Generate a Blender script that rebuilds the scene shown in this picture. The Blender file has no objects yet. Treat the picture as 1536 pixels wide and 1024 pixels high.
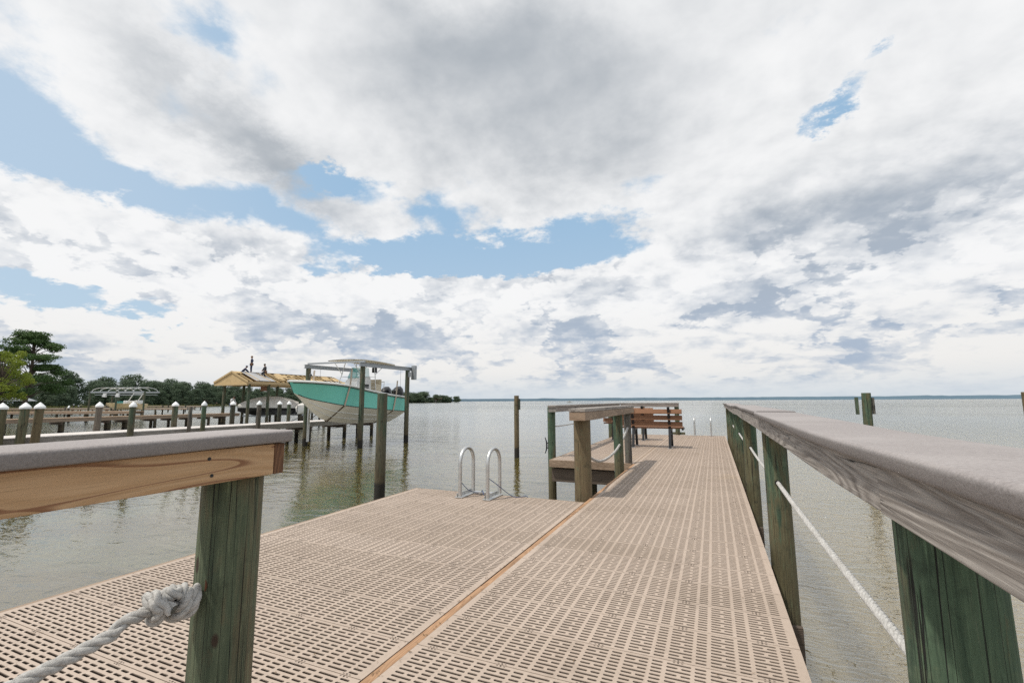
import bpy, bmesh, math, random
from math import sin, cos, pi, radians, atan2, hypot, sqrt, exp
from mathutils import Vector, Matrix, noise
import numpy as np
random.seed(7)
S = bpy.context.scene
C = S.collection
EYE = 2.42
DECK = 1.35

# ------------------------------------------------------------------ camera
cam_d = bpy.data.cameras.new('camera'); cam = bpy.data.objects.new('camera', cam_d); C.objects.link(cam)
S.camera = cam
cam_d.lens = 16.01; cam_d.sensor_width = 36; cam_d.clip_end = 40000; cam_d.clip_start = 0.02
cam.location = (0, 0, EYE)
yaw, pitch, roll = radians(23.6), math.atan(89/683), radians(-.29)
cam.rotation_euler = (Matrix.Rotation(yaw, 3, 'Z') @ Matrix.Rotation(pi/2+pitch, 3, 'X') @ Matrix.Rotation(roll, 3, 'Z')).to_euler()
S.view_settings.view_transform = 'Standard'; S.view_settings.look = 'None'
S.view_settings.exposure = 0; S.view_settings.gamma = 1
S.render.engine = 'CYCLES'
S.cycles.max_bounces = 8; S.cycles.diffuse_bounces = 3; S.cycles.glossy_bounces = 3
S.cycles.use_denoising = False
S.cycles.sample_clamp_indirect = 3.0; S.cycles.sample_clamp_direct = 12.0
try: S.cycles.denoising_prefilter = 'ACCURATE'; S.cycles.denoiser = 'OPENIMAGEDENOISE'
except Exception: pass
try: S.cycles.denoising_input_passes = 'RGB_ALBEDO_NORMAL'
except Exception: pass

# ------------------------------------------------------------------ node helper
class G:
    def __init__(s, tree): s.t = tree; s.N = tree.nodes; s.L = tree.links
    def new(s, typ, **kw):
        n = s.N.new(typ)
        for k, v in kw.items(): setattr(n, k, v)
        return n
    def put(s, sock, v):
        if v is None: return
        if isinstance(v, bpy.types.NodeSocket): s.L.new(v, sock)
        else:
            if isinstance(v, (tuple, list)) and sock.type == 'RGBA' and len(v) == 3: v = (*v, 1)
            sock.default_value = v
    def m(s, op, a, b=None, c=None, clamp=False):
        n = s.new('ShaderNodeMath', operation=op); n.use_clamp = clamp
        s.put(n.inputs[0], a); s.put(n.inputs[1], b); s.put(n.inputs[2], c); return n.outputs[0]
    def add(s, a, b): return s.m('ADD', a, b)
    def sub(s, a, b): return s.m('SUBTRACT', a, b)
    def mul(s, a, b): return s.m('MULTIPLY', a, b)
    def div(s, a, b): return s.m('DIVIDE', a, b)
    def v(s, op, a, b=None, sc=None):
        n = s.new('ShaderNodeVectorMath', operation=op)
        s.put(n.inputs[0], a); s.put(n.inputs[1], b)
        if sc is not None: s.put(n.inputs[3], sc)
        return n.outputs[1] if op in ('DOT_PRODUCT', 'LENGTH', 'DISTANCE') else n.outputs[0]
    def xyz(s, vec):
        n = s.new('ShaderNodeSeparateXYZ'); s.put(n.inputs[0], vec); return n.outputs
    def comb(s, x, y, z=0.0):
        n = s.new('ShaderNodeCombineXYZ'); s.put(n.inputs[0], x); s.put(n.inputs[1], y); s.put(n.inputs[2], z); return n.outputs[0]
    def noise(s, vec, scale=5, detail=3, rough=.5, dist=0, lac=2.0, col=False):
        n = s.new('ShaderNodeTexNoise'); s.put(n.inputs['Vector'], vec)
        s.put(n.inputs['Scale'], scale); s.put(n.inputs['Detail'], detail); s.put(n.inputs['Roughness'], rough)
        s.put(n.inputs['Distortion'], dist); s.put(n.inputs['Lacunarity'], lac)
        return n.outputs['Color'] if col else n.outputs['Fac']
    def smooth(s, x, a, b, lo=0.0, hi=1.0):
        n = s.new('ShaderNodeMapRange', interpolation_type='SMOOTHSTEP')
        s.put(n.inputs[0], x); s.put(n.inputs[1], a); s.put(n.inputs[2], b); s.put(n.inputs[3], lo); s.put(n.inputs[4], hi)
        return n.outputs[0]
    def lin(s, x, a, b, lo=0.0, hi=1.0):
        n = s.new('ShaderNodeMapRange'); n.clamp = True
        s.put(n.inputs[0], x); s.put(n.inputs[1], a); s.put(n.inputs[2], b); s.put(n.inputs[3], lo); s.put(n.inputs[4], hi)
        return n.outputs[0]
    def mix(s, f, a, b, blend='MIX'):
        n = s.new('ShaderNodeMix', data_type='RGBA', blend_type=blend); n.clamp_factor = True
        s.put(n.inputs[0], f); s.put(n.inputs[6], a); s.put(n.inputs[7], b); return n.outputs[2]
    def ramp(s, f, stops):
        n = s.new('ShaderNodeValToRGB'); s.put(n.inputs[0], f); cr = n.color_ramp
        while len(cr.elements) < len(stops): cr.elements.new(.5)
        for e, (p, c) in zip(cr.elements, stops): e.position = p; e.color = (*c, 1)
        return n.outputs[0]
    def mapping(s, vec, loc=(0,0,0), rot=(0,0,0), sc=(1,1,1), typ='POINT'):
        n = s.new('ShaderNodeMapping', vector_type=typ); s.put(n.inputs[0], vec)
        n.inputs[1].default_value = loc; n.inputs[2].default_value = rot; n.inputs[3].default_value = sc
        return n.outputs[0]

def mat(name):
    m = bpy.data.materials.new(name); m.use_nodes = True
    g = G(m.node_tree); g.b = m.node_tree.nodes['Principled BSDF']; g.mat = m
    g.co = g.new('ShaderNodeTexCoord').outputs['Object']
    geo = g.new('ShaderNodeNewGeometry'); g.pos = geo.outputs['Position']; g.geo = geo
    return g
def fin(g, col=None, rough=None, metal=None, bump=None, bd=.01, bs=1.0, spec=None):
    if col is not None: g.put(g.b.inputs['Base Color'], col)
    if rough is not None: g.put(g.b.inputs['Roughness'], rough)
    if metal is not None: g.put(g.b.inputs['Metallic'], metal)
    if spec is not None: g.put(g.b.inputs['Specular IOR Level'], spec)
    if bump is not None:
        n = g.new('ShaderNodeBump'); n.inputs['Distance'].default_value = bd; g.put(n.inputs['Strength'], bs)
        g.put(n.inputs['Height'], bump); g.L.new(n.outputs[0], g.b.inputs['Normal'])
    return g.mat

# ------------------------------------------------------------------ sky
W = bpy.data.worlds.new('World'); S.world = W; W.use_nodes = True
W.node_tree.nodes.clear()
SUN_EL = radians(63); SUN_DIR = Vector((-.3, -.36, 0)).normalized() * cos(SUN_EL) + Vector((0, 0, sin(SUN_EL)))
def build_sky():
    g = G(W.node_tree)
    d = g.new('ShaderNodeTexCoord').outputs['Generated']
    x, y, z = g.xyz(d)
    zc = g.m('MAXIMUM', z, 0.0)
    az = g.mul(g.m('ARCTAN2', x, y), 180/pi); el = g.mul(g.m('ARCSINE', z), 180/pi)
    inv = g.div(1.0, g.add(zc, .20))
    q = g.v('SCALE', d, sc=inv)
    # warp the (azimuth, elevation) chart so that the big masses get ragged edges
    warp = g.v('SUBTRACT', g.noise(q, 2.3, 7, .68, col=True), (.5, .5, .5))
    ws = g.lin(el, 0, 30, 5.0, 15.0)
    A = g.v('ADD', g.comb(az, el), g.v('SCALE', warp, sc=ws))
    def blobs(lst):
        tot = None
        for (a0, e0, ra, re, rot, amp) in lst:
            mv = g.mapping(A, (a0, e0, 0), (0, 0, radians(rot)), (ra, re, 1), 'TEXTURE')
            mx = g.xyz(mv)
            r2 = g.add(g.mul(mx[0], mx[0]), g.mul(mx[1], mx[1]))
            e = g.mul(g.m('EXPONENT', g.mul(r2, -1.0)), amp)
            tot = e if tot is None else g.add(tot, e)
        return tot
    holes = blobs([(-76, 23.0, 9, 4.6, 0, .52), (-66.0, 19.9, 8, 3.2, -20, .44), (-37.5, 17.6, 11, 3.3, -4, .56), (-19, 18.4, 20, 3.9, 2, .68),
                   (12.8, 28.0, 3.8, 1.1, 14, .50), (17.8, 31.4, 2.6, .9, 25, .42), (-61, 35.0, 3.0, 2.0, 0, .29), (-46.8, 25.2, 4.2, 1.4, 0, .52), (-38, 24, 5, 2.2, 0, .25),
                   (-68, 9.8, 12, 3.6, 0, .62), (-54, 20.8, 6.5, 3.0, 0, .36), (-6.8, 12.2, 4.0, 2.2, 35, .46), (-49, 15.5, 5, 2.0, 0, .36), (6, 8, 5, 1.2, 0, .25), (14, 11.2, 4, 1.0, 0, .3),
                   (60, 30, 15, 8, 20, .6), (110, 22, 20, 8, 0, .6), (-110, 35, 15, 9, 0, .6), (180, 40, 25, 12, 0, .6), (-150, 20, 20, 6, 0, .6)])
    solid = blobs([(-21, 12.6, 15, 3.4, 0, .45), (2, 14.5, 12, 4.0, 8, .50), (-40, 10.5, 12, 4, 0, .30), (-70, 14.5, 9, 3, 0, .40), (-54, 15, 8, 4.0, 0, .25), (-15, 37, 26, 10, 0, .5), (15, 20, 14, 6, 0, .4)])
    grey = blobs([(-57.5, 28.0, 13, 3.4, -27, .80), (-49.5, 24.0, 9, 2.6, -28, .50), (-15.5, 35.5, 18, 6.5, 0, .74), (-30, 42, 22, 5, 0, .45), (-38, 37, 12, 5, 0, .28), (-24, 28, 14, 4.5, 0, .26),
                  (8, 19.2, 12, 3.0, 10, .50), (22, 14.6, 11, 2.6, 8, .66), (-21, 9.8, 10, 2.0, 0, .72), (0.5, 10.6, 7, 1.7, 0, .65), (10, 13.8, 9, 1.8, 6, .50), (12, 6.9, 10, 1.2, 3, .50),
                  (-33, 7.4, 9, 1.8, 0, .45), (-45, 10.5, 6, 2.4, 0, .22), (-5, 26, 8, 4, 0, .3), (22, 20.5, 10, 2.2, 6, .35), (23, 10.5, 8, 1.3, 0, .4),
                  (70, 50, 40, 12, 0, .4), (170, 30, 40, 10, 0, .5), (-120, 50, 30, 10, 0, .5)])
    q0 = g.v('SCALE', d, sc=g.div(1.0, g.add(zc, .36)))
    n1 = g.noise(q0, 3.4, 9, .555, .12)
    n2 = g.noise(g.v('ADD', q0, (-.014, -.016, .045)), 3.4, 5, .555, .12)
    nb = g.noise(g.v('ADD', q, (4.3, 1.7, 2.2)), .9, 3, .5)
    wq = g.v('SCALE', warp, sc=.30)
    def billow(vec, det):
        vo = g.new('ShaderNodeTexVoronoi', feature='F1'); g.put(vo.inputs['Vector'], vec); vo.inputs['Scale'].default_value = 3.6
        vo.inputs['Detail'].default_value = det; vo.inputs['Roughness'].default_value = .55; vo.inputs['Lacunarity'].default_value = 2.2; vo.normalize = True
        return g.sub(.5, g.mul(vo.outputs['Distance'], 1.0))
    q6 = g.v('SCALE', d, sc=g.div(1.0, g.add(zc, .50)))
    qb = g.v('ADD', g.v('SCALE', q6, sc=2.1), g.v('SCALE', warp, sc=.26))
    b1_ = billow(qb, 3.0); b2_ = billow(g.v('ADD', qb, (-.02, -.02, .075)), 2.0)
    lowk = g.smooth(el, 27, 15)
    dens = g.add(.50, g.mul(g.sub(n1, .5), g.lin(lowk, 0, 1, 2.1, 1.3)))
    dens = g.add(dens, g.mul(g.sub(b1_, .12), g.lin(lowk, 0, 1, .20, 1.25)))
    dens = g.add(dens, g.mul(g.sub(nb, .5), .40))
    dens = g.add(dens, solid)
    dens = g.sub(dens, g.mul(holes, 1.25))
    wdt = g.lin(el, 8, 30, .11, .42)
    alpha = g.smooth(dens, .0, wdt)
    thick = g.smooth(dens, .1, 1.05)
    relief = g.mul(g.sub(n2, n1), g.lin(el, 8, 34, 3.0, 1.5))
    q3 = g.v('ADD', g.v('MULTIPLY', q6, (1.7, 1.7, 2.3)), g.v('SCALE', warp, sc=.22))
    m1 = g.noise(q3, 1.7, 4, .5); m2 = g.noise(g.v('ADD', q3, (0, 0, .17)), 1.7, 3, .5)
    hk = g.smooth(el, .3, 3.5)
    relief = g.add(relief, g.mul(g.mul(g.sub(m2, m1), 2.3), g.mul(lowk, hk)))
    relief = g.add(relief, g.mul(g.mul(g.sub(b2_, b1_), 1.7), g.mul(lowk, hk)))
    base = g.mul(grey, g.add(.66, g.mul(g.sub(n1, .5), 1.3)))
    sh = g.add(g.add(base, g.mul(thick, .13)), g.add(relief, g.mul(lowk, .10)))
    sh = g.add(sh, g.mul(g.sub(nb, .5), .35))
    d2 = g.add(g.mul(g.sub(b1_, .13), 1.5), g.mul(g.sub(m1, .52), 1.9))
    pm = g.smooth(d2, -.02, .07)
    face = g.smooth(d2, .03, .42)
    d3 = g.add(g.mul(g.sub(n1, .5), 1.6), g.mul(g.sub(g.noise(g.v('MULTIPLY', q, (1, 1, 2.2)), 5.2, 5, .6), .5), 2.2))
    pm3 = g.smooth(d3, -.02, .10)
    puffy = g.add(g.mul(g.sub(.42, pm), .46), g.mul(face, .20))
    puffy = g.add(puffy, g.mul(g.sub(.5, pm3), .22))
    sh = g.add(sh, g.mul(puffy, g.mul(g.smooth(el, 21, 14), hk)))
    sh = g.smooth(sh, -.18, 1.12)
    blueish = g.lin(el, 6, 26, 1.0, .0)
    dark = g.mix(blueish, (.39, .43, .475), (.42, .50, .615))
    white = g.mix(g.lin(el, 3, 12), (.86, .85, .83), (.925, .93, .935))
    cc = g.mix(sh, white, dark)
    haze = g.smooth(el, 4.2, -.8)
    cc = g.mix(g.mul(haze, .85), cc, (.60, .675, .745))
    sky = g.new('ShaderNodeTexSky', sky_type='NISHITA'); sky.sun_disc = False
    sky.sun_elevation = SUN_EL; sky.sun_rotation = atan2(SUN_DIR.x, SUN_DIR.y); sky.dust_density = 1.2; sky.air_density = 1.0; sky.ozone_density = 1.5
    b1 = g.new('ShaderNodeBackground'); b1.inputs[1].default_value = .10
    g.put(b1.inputs[0], g.mix(.72, sky.outputs[0], g.mix(g.smooth(el, 4, 26), (5.6, 7.2, 8.6), g.mix(g.smooth(az, -40, -72), (4.1, 6.3, 8.5), (5.7, 7.3, 8.8)))))
    b2 = g.new('ShaderNodeBackground'); g.put(b2.inputs[0], cc)
    below = g.lin(el, -2, 0, 1.0, .0)
    ms = g.new('ShaderNodeMixShader'); g.put(ms.inputs[0], g.m('MAXIMUM', g.m('MAXIMUM', alpha, g.mul(haze, .8)), below))
    g.L.new(b1.outputs[0], ms.inputs[1]); g.L.new(b2.outputs[0], ms.inputs[2])
    o = g.new('ShaderNodeOutputWorld'); g.L.new(ms.outputs[0], o.inputs[0])
build_sky()
W.cycles.sampling_method = 'MANUAL'; W.cycles.sample_map_resolution = 512
sun_d = bpy.data.lights.new('sun', 'SUN'); sun_d.energy = 3.4; sun_d.angle = radians(2.0); sun_d.color = (1, .945, .85)
sun = bpy.data.objects.new('sun', sun_d); C.objects.link(sun); sun.location = (0, 0, 30)
sun.rotation_euler = SUN_DIR.to_track_quat('Z', 'Y').to_euler()
# ------------------------------------------------------------------ mesh helper
class MB:
    def __init__(s): s.v = []; s.f = []; s.mi = []
    def addv(s, vs): n = len(s.v); s.v.extend([tuple(p) for p in vs]); return n
    def face(s, idx, mi=0): s.f.append(tuple(idx)); s.mi.append(mi)
    def box(s, c, sz, rz=0.0, M=None, mi=0):
        hx, hy, hz = sz[0]/2, sz[1]/2, sz[2]/2
        R = M if M is not None else Matrix.Rotation(rz, 3, 'Z')
        c = Vector(c)
        n = s.addv([c + R @ Vector((a*hx, b*hy, e*hz)) for e in (-1, 1) for a, b in ((-1,-1),(1,-1),(1,1),(-1,1))])
        for q in ((3,2,1,0),(4,5,6,7),(0,1,5,4),(1,2,6,5),(2,3,7,6),(3,0,4,7)): s.face([n+i for i in q], mi)
        return s
    def b2(s, x0, x1, y0, y1, z0, z1, mi=0): return s.box(((x0+x1)/2, (y0+y1)/2, (z0+z1)/2), (abs(x1-x0), abs(y1-y0), abs(z1-z0)), mi=mi)
    def beam(s, p, q, w, h, mi=0, up=(0,0,1)):
        p = Vector(p); q = Vector(q); d = q-p; L = d.length; d.normalize()
        u = Vector(up); sd = d.cross(u)
        if sd.length < 1e-4: sd = Vector((1,0,0))
        sd.normalize(); u2 = sd.cross(d)
        R = Matrix((sd, d, u2)).transposed()
        return s.box((p+q)/2, (w, L, h), M=R, mi=mi)
    def tube(s, pts, r, seg=8, caps=True, mi=0, closed=False):
        pts = [Vector(p) for p in pts]; n = len(pts)
        rr = r if isinstance(r, (list, tuple)) else [r]*n
        prev = None; rings = []
        for i, p in enumerate(pts):
            if closed: t = pts[(i+1) % n]-pts[i-1]
            else: t = pts[min(i+1, n-1)]-pts[max(i-1, 0)]
            if t.length < 1e-9: t = Vector((0,0,1))
            t.normalize()
            if prev is None:
                a = Vector((0,0,1)) if abs(t.z) < .9 else Vector((1,0,0))
                u = t.cross(a).normalized()
            else:
                u = prev - t*prev.dot(t)
                u = u.normalized() if u.length > 1e-6 else t.orthogonal().normalized()
            prev = u; w = t.cross(u)
            rings.append(s.addv([p+(u*cos(2*pi*k/seg)+w*sin(2*pi*k/seg))*rr[i] for k in range(seg)]))
        for i in range(n if closed else n-1):
            a, b = rings[i], rings[(i+1) % n]
            for k in range(seg):
                k2 = (k+1) % seg; s.face((a+k, a+k2, b+k2, b+k), mi)
        if caps and not closed:
            s.face([rings[0]+k for k in reversed(range(seg))], mi); s.face([rings[-1]+k for k in range(seg)], mi)
        return s
    def cyl(s, p, q, r0, r1=None, seg=12, mi=0): return s.tube([p, q], [r0, r0 if r1 is None else r1], seg, mi=mi)
    def loft(s, rings, closed_ring=False, cap0=False, cap1=False, mi=0):
        idx = [s.addv(r) for r in rings]; m = len(rings[0])
        for i in range(len(rings)-1):
            for k in range(m if closed_ring else m-1):
                k2 = (k+1) % m; s.face((idx[i]+k, idx[i]+k2, idx[i+1]+k2, idx[i+1]+k), mi)
        if cap0: s.face([idx[0]+k for k in reversed(range(m))], mi)
        if cap1: s.face([idx[-1]+k for k in range(m)], mi)
        return s
    def ball(s, c, r, sx=1, sy=1, sz=1, seg=12, rings=8, mi=0):
        R = []
        for i in range(rings+1):
            t = -pi/2+pi*i/rings
            R.append([(c[0]+r*sx*max(cos(t), 1e-3)*cos(2*pi*k/seg), c[1]+r*sy*max(cos(t), 1e-3)*sin(2*pi*k/seg), c[2]+r*sz*sin(t)) for k in range(seg)])
        return s.loft(R, True, True, True, mi)
    def build(s, name, mats, parent=None, loc=None, rz=0, smooth=False, bevel=0, bseg=2, mesh=None):
        me = bpy.data.meshes.new(name); me.from_pydata(s.v, [], s.f)
        if not isinstance(mats, (list, tuple)): mats = [mats]
        for m_ in mats: me.materials.append(m_)
        if len(mats) > 1: me.polygons.foreach_set('material_index', s.mi)
        me.validate(); me.update()
        bm = bmesh.new(); bm.from_mesh(me); bmesh.ops.recalc_face_normals(bm, faces=bm.faces); bm.to_mesh(me); bm.free()
        o = bpy.data.objects.new(name, me); C.objects.link(o)
        if parent: o.parent = parent
        if loc is not None: o.location = loc
        o.rotation_euler.z = rz
        if smooth:
            me.polygons.foreach_set('use_smooth', [True]*len(me.polygons)); me.update()
            try: me.set_sharp_from_angle(angle=radians(38))
            except Exception: pass
        if bevel:
            b = o.modifiers.new('bevel', 'BEVEL'); b.width = bevel; b.segments = bseg; b.limit_method = 'ANGLE'; b.angle_limit = radians(40)
        return o
def tag(o, label=None, cat=None, group=None, kind=None):
    if label: o['label'] = label
    if cat: o['category'] = cat
    if group: o['group'] = group
    if kind: o['kind'] = kind
    return o
def thing(name, label, cat, loc=(0,0,0), rz=0, group=None):
    o = bpy.data.objects.new(name, None); C.objects.link(o); o.empty_display_size = .2
    o.location = loc; o.rotation_euler = (0, 0, rz)
    return tag(o, label, cat, group)
KIDS = {}
def kids(o): return [c for c in C.objects if c.parent == o]
def dup(root, loc, rz=0, label=None, sc=None, group=None):
    r = root.copy(); C.objects.link(r); r.location = loc; r.rotation_euler = (0, 0, rz)
    if sc: r.scale = (sc, sc, sc) if not isinstance(sc, tuple) else sc
    if label: r['label'] = label
    if group: r['group'] = group
    if root.name not in KIDS: KIDS[root.name] = [(c, kids(c)) for c in kids(root)]
    for ch, gs in KIDS[root.name]:
        c = ch.copy(); C.objects.link(c); c.parent = r
        for x in gs: d = x.copy(); C.objects.link(d); d.parent = c
    return r

# ------------------------------------------------------------------ materials
M = {}
def m_grating():
    g = mat('composite_grating')
    px, py, pz = g.xyz(g.pos)
    cell = g.comb(g.m('FLOOR', g.div(py, .3048)), g.m('FLOOR', g.div(g.add(px, .3), 1.4)))
    wn = g.new('ShaderNodeTexWhiteNoise', noise_dimensions='3D'); g.put(wn.inputs['Vector'], cell)
    n = g.noise(g.pos, 1.3, 5, .6); n2 = g.noise(g.pos, 38, 4, .6)
    c = g.mix(n, (.345, .272, .218), (.49, .398, .328))
    c = g.mix(g.mul(g.sub(wn.outputs['Value'], .45), .75), c, (.30, .235, .18))
    c = g.mix(g.mul(g.smooth(n2, .52, .75), .30), c, (.24, .19, .15))
    fade = g.lin(py, 3, 13, 0, .6)
    c = g.mix(fade, c, (.36, .27, .205))
    c = g.mix(g.mul(g.smooth(g.noise(g.v('ADD', g.pos, (3, 9, 0)), 3.1, 6, .65), .58, .64), .22), c, (.20, .155, .12))
    c = g.mix(g.mul(g.smooth(g.noise(g.v('ADD', g.pos, (7, 2, 0)), 15, 3, .6), .73, .76), .5), c, (.60, .57, .52))
    c = g.mix(g.mul(g.smooth(g.noise(g.pos, .9, 3), .60, .70), g.mul(g.smooth(py, 5, 6), .35)), c, (.42, .31, .19))
    # fine debris and stains
    c = g.mix(g.mul(g.smooth(g.noise(g.pos, 7, 5, .7), .62, .74), .35), c, (.17, .135, .105))
    c = g.mix(g.mul(g.smooth(n2, .40, .28), .18), c, (.62, .54, .45))
    c = g.mix(g.smooth(pz, DECK-.0012, DECK-.006), c, (.035, .024, .018))  # slot walls go dark below the deck top: shade painted into the recesses
    c = g.mix(g.smooth(pz, DECK+.0003, DECK+.0008), c, (.075, .055, .042))
    return fin(g, c, .62, bump=g.noise(g.pos, 260, 2, .6), bd=.0012, bs=.5)
def m_wood(name, light, dark, grain='Y', scale=1.0, contrast=.6, weather=0.0, rough=.8, ring=(.5,.3,.15), ringamt=.0, crack=0.0, lines=26.0, rline=5.0, stretch=1.0):
    """plain sawn board: contour lines of a long stretched noise field give cathedral grain"""
    g = mat(name)
    rot = {'Y': (0,0,0), 'X': (0,0,pi/2), 'Z': (pi/2,0,0)}[grain]
    rnd = g.new('ShaderNodeObjectInfo').outputs['Random']
    base = g.v('ADD', g.co, g.v('SCALE', g.comb(rnd, rnd, rnd), sc=7.0))
    v = g.mapping(base, rot=rot)
    lo = g.noise(g.mapping(v, sc=(9*scale, 1.05*scale*stretch, 9*scale)), 1.0, 2, .35, .1)
    wave = g.m('SINE', g.mul(lo, lines*6.28))
    fine = g.noise(g.mapping(v, sc=(120*scale, 3.0*scale, 120*scale)), 1.0, 5, .65)
    f = g.add(g.mul(g.add(g.mul(wave, .5), .5), .5), g.mul(fine, .5))
    c = g.mix(g.lin(f, .5-.45*contrast, .5+.45*contrast), dark, light)
    fr = g.m('FRACT', g.mul(lo, rline))
    if ringamt:
        rg = g.mul(g.smooth(fr, .0, .03), g.smooth(fr, .20, .06))
        c = g.mix(g.mul(rg, ringamt), c, ring)
    if weather:
        wn = g.noise(g.mapping(v, sc=(9, 1.6, 9)), 1.0, 5, .6)
        c = g.mix(g.mul(g.smooth(wn, .42, .62), weather), c, tuple(q*.45 for q in dark))
    f2 = g.noise(g.mapping(v, sc=(460*scale, 6.0*scale, 460*scale)), 1.0, 3, .6)
    c = g.mix(g.mul(g.smooth(f2, .54, .68), .28+.30*crack), c, tuple(q*.38 for q in dark))
    c = g.mix(g.mul(g.smooth(f2, .44, .32), .20+.25*crack), c, tuple(min(1, q*1.35) for q in light))
    h = g.add(g.add(g.mul(wave, .25), g.mul(fine, .6)), g.mul(f2, .25))
    if crack:
        cn = g.noise(g.mapping(v, sc=(30, .8, 30)), 1.0, 2, .5)
        cr = g.mul(g.smooth(g.m('ABSOLUTE', g.sub(cn, .5)), .010, .002), g.smooth(g.noise(g.mapping(v, sc=(5, 1.2, 5)), 1.0, 1), .5, .58))
        c = g.mix(g.mul(cr, crack), c, (.015, .012, .01)); h = g.sub(h, g.mul(cr, 1.5))
    # knots
    vo = g.new('ShaderNodeTexVoronoi', feature='F1'); g.put(vo.inputs['Vector'], g.mapping(v, sc=(2.2, .9, 2.2))); vo.inputs['Scale'].default_value = 1.3
    kd = g.smooth(vo.outputs['Distance'], .055, .02)
    c = g.mix(g.mul(kd, .7), c, tuple(q*.3 for q in dark))
    return fin(g, c, rough, bump=h, bd=.003, bs=.6)
def m_pile(name, greens, browns, brown_amt=.5, crack=.8, wet=True, low=.5):
    g = mat(name)
    oi = g.new('ShaderNodeObjectInfo'); rnd = oi.outputs['Random']
    v = g.v('ADD', g.co, g.v('SCALE', g.comb(rnd, rnd, rnd), sc=9.0))
    n1 = g.noise(g.mapping(v, sc=(5, 5, .9)), 1.0, 5, .62)
    n2 = g.noise(g.mapping(v, sc=(40, 40, 2.2)), 1.0, 5, .65, .3)
    n3 = g.noise(v, 11, 5, .65)
    c = g.mix(g.lin(n2, .3, .7), greens[0], greens[1])
    t = g.add(g.add(n1, g.mul(g.sub(n2, .5), .45)), g.mul(g.sub(rnd, .5), .10))
    t = g.add(t, g.mul(g.smooth(g.xyz(g.pos)[2], 1.9, 1.1), low*.22))
    c = g.mix(g.mul(g.smooth(t, .60-.22*brown_amt, .74-.22*brown_amt), .85), c, g.mix(n2, browns[0], browns[1]))
    n4 = g.noise(g.mapping(v, sc=(17, 17, 4.5)), 1.0, 6, .7, .5)
    c = g.mix(g.mul(g.smooth(n4, .50, .66), .60), c, g.mix(n2, browns[0], browns[1]))
    c = g.mix(g.mul(g.smooth(n3, .56, .72), .40), c, (.14, .17, .10))
    n5 = g.noise(g.mapping(v, sc=(130, 130, 6)), 1.0, 3, .6)
    c = g.mix(g.mul(g.smooth(n5, .55, .75), .40), c, tuple(min(1, q*1.9) for q in greens[1]))
    c = g.mix(g.mul(g.smooth(n5, .45, .28), .45), c, tuple(q*.4 for q in greens[0]))
    vo = g.new('ShaderNodeTexVoronoi', feature='F1'); g.put(vo.inputs['Vector'], g.mapping(v, sc=(5, 5, 2.4))); vo.inputs['Scale'].default_value = 1.2
    c = g.mix(g.mul(g.smooth(vo.outputs['Distance'], .085, .05), .9), c, (.035, .014, .008))
    c = g.mix(g.mul(g.smooth(n3, .44, .30), .5), c, tuple(q*.35 for q in greens[0]))
    n6 = g.noise(g.mapping(v, sc=(420, 420, 16)), 1.0, 3, .6)
    c = g.mix(g.mul(g.smooth(n6, .56, .70), .45), c, tuple(q*.25 for q in greens[0]))
    c = g.mix(g.mul(g.smooth(n6, .42, .30), .30), c, (.20, .21, .15))
    h = g.add(g.add(g.mul(n2, .5), g.mul(n3, .35)), g.add(g.mul(n5, .35), g.mul(n6, .15)))
    if crack:
        a, b, z = g.xyz(g.co)
        ang = g.m('ARCTAN2', b, a)
        cv = g.comb(g.mul(g.add(ang, g.mul(rnd, 6)), 1.7), g.mul(z, .30), g.mul(rnd, 9))
        cn = g.noise(cv, 2.1, 3, .45)
        cr = g.smooth(g.m('ABSOLUTE', g.sub(cn, .5)), .016, .003)
        cr = g.mul(cr, g.smooth(g.noise(cv, 1.3, 1), .42, .52))
        c = g.mix(g.mul(cr, crack), c, (.008, .008, .007)); h = g.sub(h, g.mul(cr, 2.2))
    if wet:
        pz = g.xyz(g.pos)[2]
        zz = g.add(pz, g.mul(g.sub(n3, .5), .22))
        c = g.mix(g.mul(g.smooth(zz, 1.25, .45), .55), c, (.075, .050, .022))
        c = g.mix(g.mul(g.smooth(zz, .48, .36), .93), c, (.012, .010, .008))
    return fin(g, c, .82, bump=h, bd=.008, bs=.9)
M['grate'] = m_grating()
M['capgrey'] = None
def m_cap():
    g = mat('composite_cap')
    n = g.noise(g.pos, 170, 4, .7); n2 = g.noise(g.pos, 3.2, 4, .6); n3 = g.noise(g.pos, 42, 3, .6)
    c = g.mix(g.lin(n, .3, .7), (.205, .182, .176), (.34, .31, .302))
    c = g.mix(g.mul(g.smooth(n2, .4, .7), .35), c, (.39, .36, .35))
    c = g.mix(g.mul(g.smooth(n3, .55, .75), .22), c, (.155, .138, .13))
    # darker on the sides and underside of the cap
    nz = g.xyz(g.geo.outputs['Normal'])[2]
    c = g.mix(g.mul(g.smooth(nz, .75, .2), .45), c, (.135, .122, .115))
    return fin(g, c, .68, bump=g.add(n, g.mul(n3, .6)), bd=.0022, bs=.6)
M['capgrey'] = m_cap()
M['pine'] = m_wood('fresh_pine_board', (.53, .345, .195), (.44, .27, .14), 'Y', .85, .8, ring=(.20, .082, .038), ringamt=.85, rough=.8, lines=26, rline=14)
M['pine_end'] = m_wood('stained_board_end', (.20, .10, .05), (.10, .045, .022), 'Z', 1.2, .8)
M['seam'] = m_wood('seam_board', (.44, .265, .150), (.28, .155, .082), 'Y', 1.0, .9, weather=.45)
M['greywood'] = m_wood('weathered_grey_board', (.43, .395, .36), (.185, .160, .142), 'Y', 1.0, 1.0, weather=.28, ring=(.10, .082, .070), ringamt=.5, crack=1.0, lines=24, rline=11, stretch=.48)
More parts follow.
